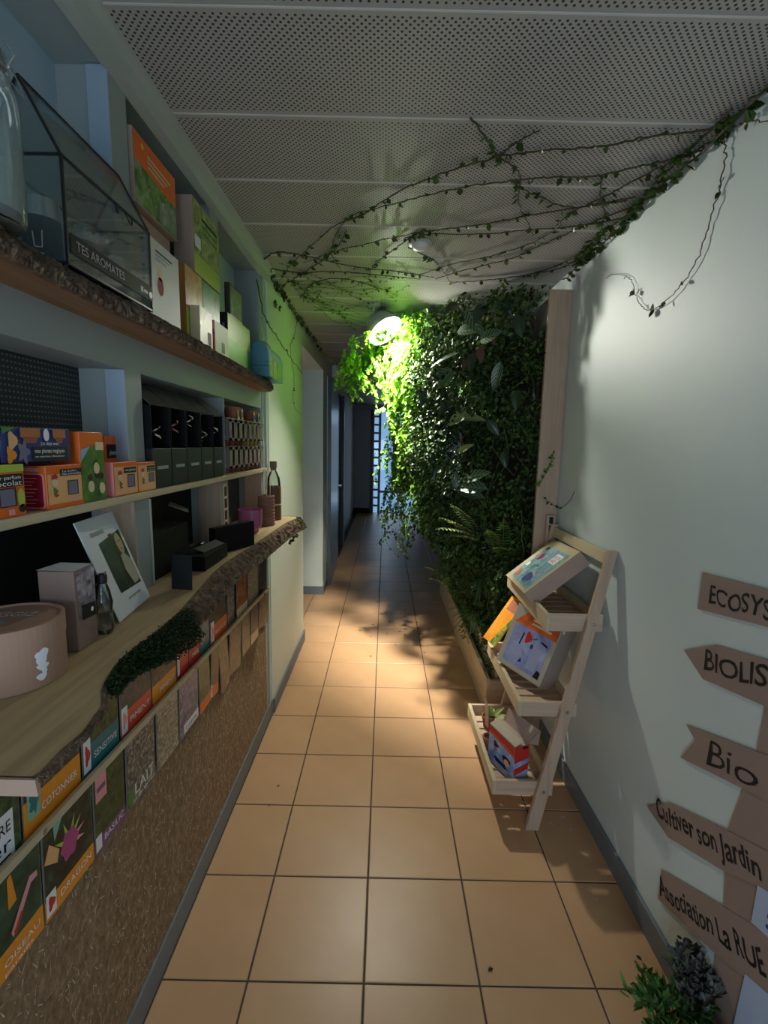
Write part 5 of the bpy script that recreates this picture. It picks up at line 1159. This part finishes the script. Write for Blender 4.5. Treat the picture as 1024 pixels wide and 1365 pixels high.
for u, v, ru, rv, mm in ((.30, .62, .07, .08, CRIMSON), (.24, .18, .08, .09, TERRA), (.62, .22, .12, .10, NAVY), (.62, .27, .06, .07, FLESH), (.42, .42, .05, .05, GREEN), (.2, .4, .04, .05, WTEXT), (.2, .80, .05, .04, INK), (.5, .46, .03, .02, INK)):
    f.blob('front', u, v, ru, rv, mm, o, 'picture_shape', .0010+ru*.004, 14, .15, 3)
f, o = tilted('large cardboard kit box with a lilac picture leaning on the middle tray', (.699, 2.029, .668), ((.5678, -.8131, -.1283), (.3475, .0955, .9328), (-.7462, -.5742, .3368)), (.2438, .2833, .1174), KRAFT2)
f.decal('front', [(.10, .08), (.88, .08), (.92, .72), (.10, .72)], pphoto('lilac_print', (125, 130, 170), (150, 155, 190), (180, 180, 205), scale=12), o, 'picture_print')
f.decal('front', [(.06, .72), (.98, .72), (.98, .97), (.3, .97)], photo('flame_photo', [srgb(150, 90, 50), srgb(225, 100, 45), srgb(235, 130, 60)], 14), o, 'orange_print')
for k in range(2): f.decal('front', [(.42, .85-.06*k), (.84, .88-.06*k)], CREAM, o, 'title_line', .001)
f.blob('front', .46, .58, .07, .09, RED, o, 'red_shape', .001, 14, .2, 3); f.decal('front', [(.31, .42), (.34, .42), (.36, .62), (.33, .62)], INK, o, 'black_bar', .001); f.decal('front', [(.72, .60), (.86, .57), (.87, .60), (.73, .63)], INK, o, 'black_bar', .001)
f.decal('front', [(.80, .08), (.92, .08), (.92, .19), (.84, .20)], INK, o, 'black_patch', .001); f.decal('front', [(.56, .58), (.64, .62), (.63, .64), (.56, .60)], TEAL, o, 'blue_mark', .001); f.blob('front', .58, .48, .03, .04, NAVY, o, 'blue_dot', .001); f.decal('front', [(.42, .16), (.50, .18), (.46, .25)], NAVY, o, 'drawn_triangle', .001)
f.decal('front', [(.60, .14), (.80, .14), (.80, .5), (.60, .5)], paint('pale_lilac', (.36, .37, .50), .5), o, 'pale_panel', .0008)
f.decal('right', [(0, 0), (1, 1)], paint('rosy_board', (.36, .28, .24), .75), o, 'side_panel'); f.blob('right', .14, .90, .07, .03, WTEXT, o, 'white_sticker', .001)
f, o = tilted('thin orange yellow booklet standing behind the lilac box on the middle tray', (.605, 2.238, .698), ((.187, -.981, .0521), (.5667, .151, .81), (-.8025, -.122, .5841)), (.135, .2543, .006), paint('orange_yellow_card', srgb(240, 160, 50), .5), 'booklet')
f.decal('front', [(0, .0), (1, 1)], photo('yellow_orange_photo', [srgb(245, 175, 55), srgb(240, 150, 45), srgb(225, 120, 40)], 8), o, 'cover_print'); f.decal('front', [(.55, 0), (1, 0), (1, .8), (.85, .5)], photo('leafy_photo', [srgb(40, 70, 30), srgb(110, 150, 60), srgb(235, 190, 80)], 45), o, 'leaf_print', .001)
f.decal('front', [(.2, .72), (.9, .95)], TERRA, o, 'title_block', .001)
f, o = tilted('open cardboard box with a red and blue wrapper standing in the bottom tray', (.5585, 1.880, .246), ((.3711, -.9258, .0), (0, 0, 1), (-.9258, -.3711, 0)), (.18, .165, .072), KRAFT2)
pic = pphoto('wrapper_photo', (95, 120, 175), (140, 160, 205), (185, 195, 220), scale=16)
f.decal('front', [(0, 0), (1, 0), (1, .70), (0, .78)], pic, o, 'picture_print'); f.decal('front', [(0, .78), (1, .70), (1, 1), (0, 1)], RED, o, 'red_band'); f.decal('front', [(0, .80), (1, .74), (1, .78), (0, .84)], ORANGE, o, 'orange_line', .001)
f.blob('front', .30, .60, .10, .08, INK, o, 'drawn_shape', .001, 14, .3, 3); f.blob('front', .72, .45, .13, .10, INK, o, 'drawn_shape', .001, 14, .2, 2); f.blob('front', .74, .38, .10, .09, FLESH, o, 'drawn_shape', .0013); f.blob('front', .30, .5, .05, .05, RED, o, 'drawn_shape', .0013); f.blob('front', .5, .22, .3, .06, INK, o, 'drawn_shape', .001, 18, .3, 6)
f.decal('right', [(0, 0), (1, 0), (1, 1), (0, 1)], pic, o, 'picture_print'); f.decal('right', [(0, .55), (1, .62), (1, 1), (0, 1)], RED, o, 'red_band', .001); f.decal('right', [(0, .22), (1, .32), (1, .50), (0, .40)], RED, o, 'red_stripe', .001); f.decal('right', [(.55, .90), (.9, .96)], INK, o, 'title_block', .0014); f.decal('right', [(.6, .04), (.95, .14)], MINT, o, 'emblem', .0014)
tl = f.pt('top', 0, 0); tr_ = f.pt('top', 1, 0); bl = f.pt('top', 0, 1); br = f.pt('top', 1, 1)
MB().prism([tl+Vector((0, 0, .0005)), tr_+Vector((0, 0, .0005)), br*.55+tr_*.45+Vector((0, 0, .012)), bl*.55+tl*.45+Vector((0, 0, .012))], (0, 0, .0018)).build('open_flap', KRAFT2, o)
MB().prism([bl, br, br+Vector((.045, .02, -.02)), br+Vector((.05, .02, .045)), bl+Vector((.02, .0, .06))], (.002, .002, 0)).build('raised_lid', KRAFT, o)
MB().lathe([(0, 0), (.008, 0), (.007, .001), (0, .0012)], tr_*.55+br*.25+tl*.2+Vector((0, 0, .0035)), 16).build('round_seal', WTEXT, o)
# little pots at the far end of the bottom tray
for (x, y, lab, rr_) in ((.512, 2.03, 'small terracotta pot with a white rim sticker beside the red box', .030), (.545, 2.20, 'small terracotta pot holding a plant label at the far end of the bottom tray', .032)):
    pt = thing('terracotta_pot', lab, 'pot', (x, y, .154)); pot_mesh((x, y, .1545), rr_, .062, pt)
    MB().lathe([(0, .05), (rr_*.78, .05)], (x, y, .1545), 16).build('soil', MC['soil'], pt)
pl = thing('plant_label', 'pointed pale wooden plant label stuck in a pot on the bottom tray', 'label', (.523, 2.16, .20))
MB().prism([(.520, 2.155, .195), (.528, 2.118, .195), (.525, 2.125, .29), (.514, 2.16, .345)], (.0018, .0006, 0)).build('wood_blade', PINEZ, pl)
lf = thing('leafy_seedling', 'small yellow green seedling on the bottom tray under the middle tray', 'plant', (.585, 2.20, .20))
for k in range(7):
    a = U(0, 6.28); b = Vector((.56, 2.20, .20)); big_leaf(lf, b, b+Vector((.035*math.cos(a)+.03, .04*math.sin(a), U(.03, .06))), (0, -.3, 1), .026, paint('lime_leaf', (.26, .36, .09), .45, .2, 30), droop=.3, nseg=5)

# ================================================================ SIGN POST ON THE RIGHT WALL
PLY = paint('pinkish_plywood', (.30, .215, .175), .7, .05, 6)
sg = thing('signpost', 'brown plywood signpost with five arrow boards fixed to the right wall', 'sign', (XR-.006, .95, .1))
def yz(pts, x=XR): return [(x, y, z) for y, z in pts]
MB().prism(yz([(1.045, .06), (1.04, .415), (1.059, .612), (1.01, .85), (.985, 1.28), (.84, 1.28), (.84, .06)], XR-.004), (.004, 0, 0)).build('post', PLY, sg)
boards = [[(1.256, 1.222), (1.258, 1.117), (1.03, 1.158), (.80, 1.19), (.80, 1.27), (1.044, 1.242)],
          [(1.293, .98), (1.172, 1.05), (1.0, 1.088), (.80, 1.13), (.80, 1.03), (.999, .98), (1.205, .939)],
          [(1.247, .778), (1.205, .758), (1.255, .67), (1.026, .752), (.80, .83), (.80, .945), (1.006, .864)],
          [(1.384, .404), (1.28, .504), (1.059, .612), (.80, .73), (.80, .66), (.937, .605), (1.04, .535), (1.267, .410)],
          [(1.278, .277), (1.04, .415), (.80, .55), (.80, .42), (.893, .353), (1.049, .27), (1.28, .175)]]
boards[3][5:] = [(1.05, .505), (1.267, .400)]
for bd in boards: MB().prism(yz(bd, XR-.0065), (.0024, 0, 0)).build('arrow_board', PLY, sg)
def sgtext(s, p0, p1, h, wfull=None, shear=.0, bold=.012):
    R = Vector((0, p1[0]-p0[0], p1[1]-p0[1])); L = R.length; R.normalize(); Uv = Vector((0, R.z, -R.y)) if R.y < 0 else Vector((0, -R.z, R.y))
    text(s, (XR-.0072, p0[0], p0[1]), R, Uv, h, INK, sg, 'lettering', wfull or L, shear, bold, hand=.06)
sgtext('ECOSYS', (1.218, 1.148), (1.015, 1.178), .045, shear=.15)
sgtext('BIOLIS', (1.205, .966), (.995, 1.022), .050, shear=.2)
sgtext('Bio', (1.155, .722), (.985, .782), .062, shear=.3, bold=-.004)
sgtext('Cultiver son Jardin', (1.325, .416), (.945, .592), .052, shear=.0, bold=.016)
sgtext('Association La RUE', (1.272, .196), (.895, .395), .050, shear=.05, bold=.016)
for pts, lab in (([(.960, .150), (.948, .335), (.86, .375), (.86, .19)], 'pale blue paper notice stuck on the signpost near the floor'), ([(.952, .470), (.950, .570), (.86, .61), (.86, .50)], 'pale blue paper notice stuck on the signpost at its middle')):
    pn = thing('paper_notice', lab, 'paper', (XR-.008, .9, pts[0][1])); MB().prism(yz(pts, XR-.0078), (.0008, 0, 0)).build('sheet', paint('pale_blue_paper', (.42, .50, .66), .5), pn)
    for k in range(3): MB().poly(yz([(.915, pts[0][1]+.03+.025*k), (.895-.004*k, pts[0][1]+.034+.025*k), (.895-.004*k, pts[0][1]+.044+.025*k), (.915, pts[0][1]+.040+.025*k)], XR-.0081)).build('written_line', NAVY, pn)

# ================================================================ PLANTS IN THE RIGHT CORNER
def potted(label, c, r, h, n, L, mat, cat='potted plant', spread=1.0, wr_=.35, name='potted_fern', up_=.6):
    o = thing(name, label, cat, c); C0 = Vector(c)
    MB().lathe([(0, 0), (r*.75, 0), (r, h), (r*.9, h), (r*.85, h*.85), (0, h*.85)], c, 24).build('pot', TERRA, o)
    MB().lathe([(0, h*.86), (r*.84, h*.86)], c, 20).build('soil', MC['soil'], o)
    B = []; T = []; m = MB()
    for i in range(n):
        a = random.random()*2*PI; e_ = C0+Vector((math.cos(a)*L*spread*U(.5, 1), math.sin(a)*L*spread*U(.5, 1), h+L*up_*U(.2, 1.1)))
        if e_.x > XR-.02: e_.x = XR-.02-random.random()*.03
        pts = spline([C0+Vector((0, 0, h*.85)), (C0+e_)/2+Vector((0, 0, h*.5+L*.25)), e_], 8); m.tube(pts, .0013, 4)
        for k in range(3, 9):
            for q in range(5): B.append(pts[k]+Vector((U(-.008, .008), U(-.008, .008), U(-.008, .008)))); T.append(((pts[k]-C0).normalized()+Vector((U(-1, 1), U(-1, 1), U(-.6, .6)))))
    m.build('stems', GSTEM, o, kind='stuff')
    N = len(B); leaf_mesh('foliage', B, T, RNG.normal(0, .6, (N, 3))+np.array([-.2, -.3, 1]), RNG.uniform(.6, 1.3, N)*.034, .034*wr_, RNG.random(N), mat, o)
    return o
potted('low bright green ferny plant on the floor at the bottom right corner', (.775, 1.00, 0), .055, .07, 34, .135, FERN, spread=1.0, up_=.55)
GREY = leafmat('grey_leaf', (.04, .045, .04), (.17, .17, .15), .1)
potted('greyish dried flower plant leaning on the wall below the signpost', (.835, 1.045, 0), .035, .06, 20, .18, GREY, spread=.28, up_=.95, name='dried_plant', wr_=.5)
sp_ = thing('dried_sprig', 'thin dried flower sprig with tiny dark heads against the lower right wall', 'plant', (.86, 1.10, .12))
m = MB(); B = []
for k in range(9):
    tip = at(U(905, 935), U(1258, 1290), x=.862); pts = spline([(.855, 1.085, .06), (Vector((.855, 1.085, .06))+tip)/2+Vector((0, U(-.01, .01), 0)), tip], 8); m.tube(pts, .0009, 4)
    for q in range(5): B.append(tip+Vector((U(-.006, .003), U(-.02, .02), U(-.012, .012))))
m.build('stalks', MC['brown_stem'], sp_); leaf_mesh('flower_heads', B, RNG.normal(0, 1, (len(B), 3)), RNG.normal(0, 1, (len(B), 3)), .013, .009, RNG.random(len(B)), GREY, sp_)
bl_ = thing('dark_leaf', 'single long dark leaf standing against the foot of the signpost', 'leaf', (.862, 1.055, .10))
big_leaf(bl_, (.862, 1.05, .145), (.864, 1.088, .245), (-1, -.3, 0), .022, paint('dark_green_leaf', (.035, .05, .03), .45), droop=-.1)
MB().tube([(.86, 1.06, .06), (.862, 1.05, .145)], .0015, 4).build('stalk', GSTEM, bl_)

# ================================================================ LITTER ON THE FLOOR
def litter(px, label, group, name, cat, mat, sz):
    for (u, v) in px:
        p = at(u, v, z=.0); a = random.random()*6.28; L = sz*U(.7, 1.3)
        o = thing(name, label, cat, (p.x, p.y, 0), group)
        d = Vector((math.cos(a), math.sin(a), 0)); s = Vector((-d.y, d.x, 0))
        z = Vector((0, 0, .0015)); b = p-d*L/2+z
        MB().add([b, p+s*L*.3+z*2.2, p+d*L/2+z, p-s*L*.3+z*2.2, p+z*1.2], [(0, 4, 1), (1, 4, 2), (2, 4, 3), (3, 4, 0)]).build('blade', mat, o)
fl = [(503, 803), (514, 812), (521, 819), (529, 805), (534, 818), (540, 813), (545, 806), (548, 823), (553, 817), (538, 832), (526, 835), (519, 829), (545, 836), (551, 841), (533, 842), (556, 830), (508, 820), (497, 833), (480, 841), (494, 849), (540, 846), (560, 845), (494, 875), (551, 858), (566, 870), (527, 860), (572, 838), (516, 845)]
litter(fl, 'small dark fallen leaf lying on the tiles below the hanging plants', 'fallen leaves on the tiles', 'fallen_leaf', 'leaf', paint('dry_leaf', (.03, .02, .012), .8), .022)
litter([(371, 1048)], 'single dark crumb near the left skirting', None, 'crumb', 'crumb', MC['dry_leaf'], .020)
litter([(359, 1074)], 'tiny dark crumb on a tile joint near the left skirting', None, 'crumb', 'crumb', MC['dry_leaf'], .014)
litter([(654, 1293)], 'curled brown twig bit on the tile right of the centre joint', None, 'twig', 'twig', MC['dry_leaf'], .02)
litter([(852, 1277)], 'dark fallen leaf beside the potted fern', None, 'fallen_leaf', 'leaf', MC['dry_leaf'], .018)
litter([(683, 1105), (735, 1099), (751, 1090), (761, 1106), (700, 1070), (796, 1200)], 'pale paper scrap on the shaded tiles at the foot of the ladder shelf', 'paper scraps by the ladder shelf', 'paper_scrap', 'scrap', paint('pale_scrap', (.5, .44, .38), .7), .02)
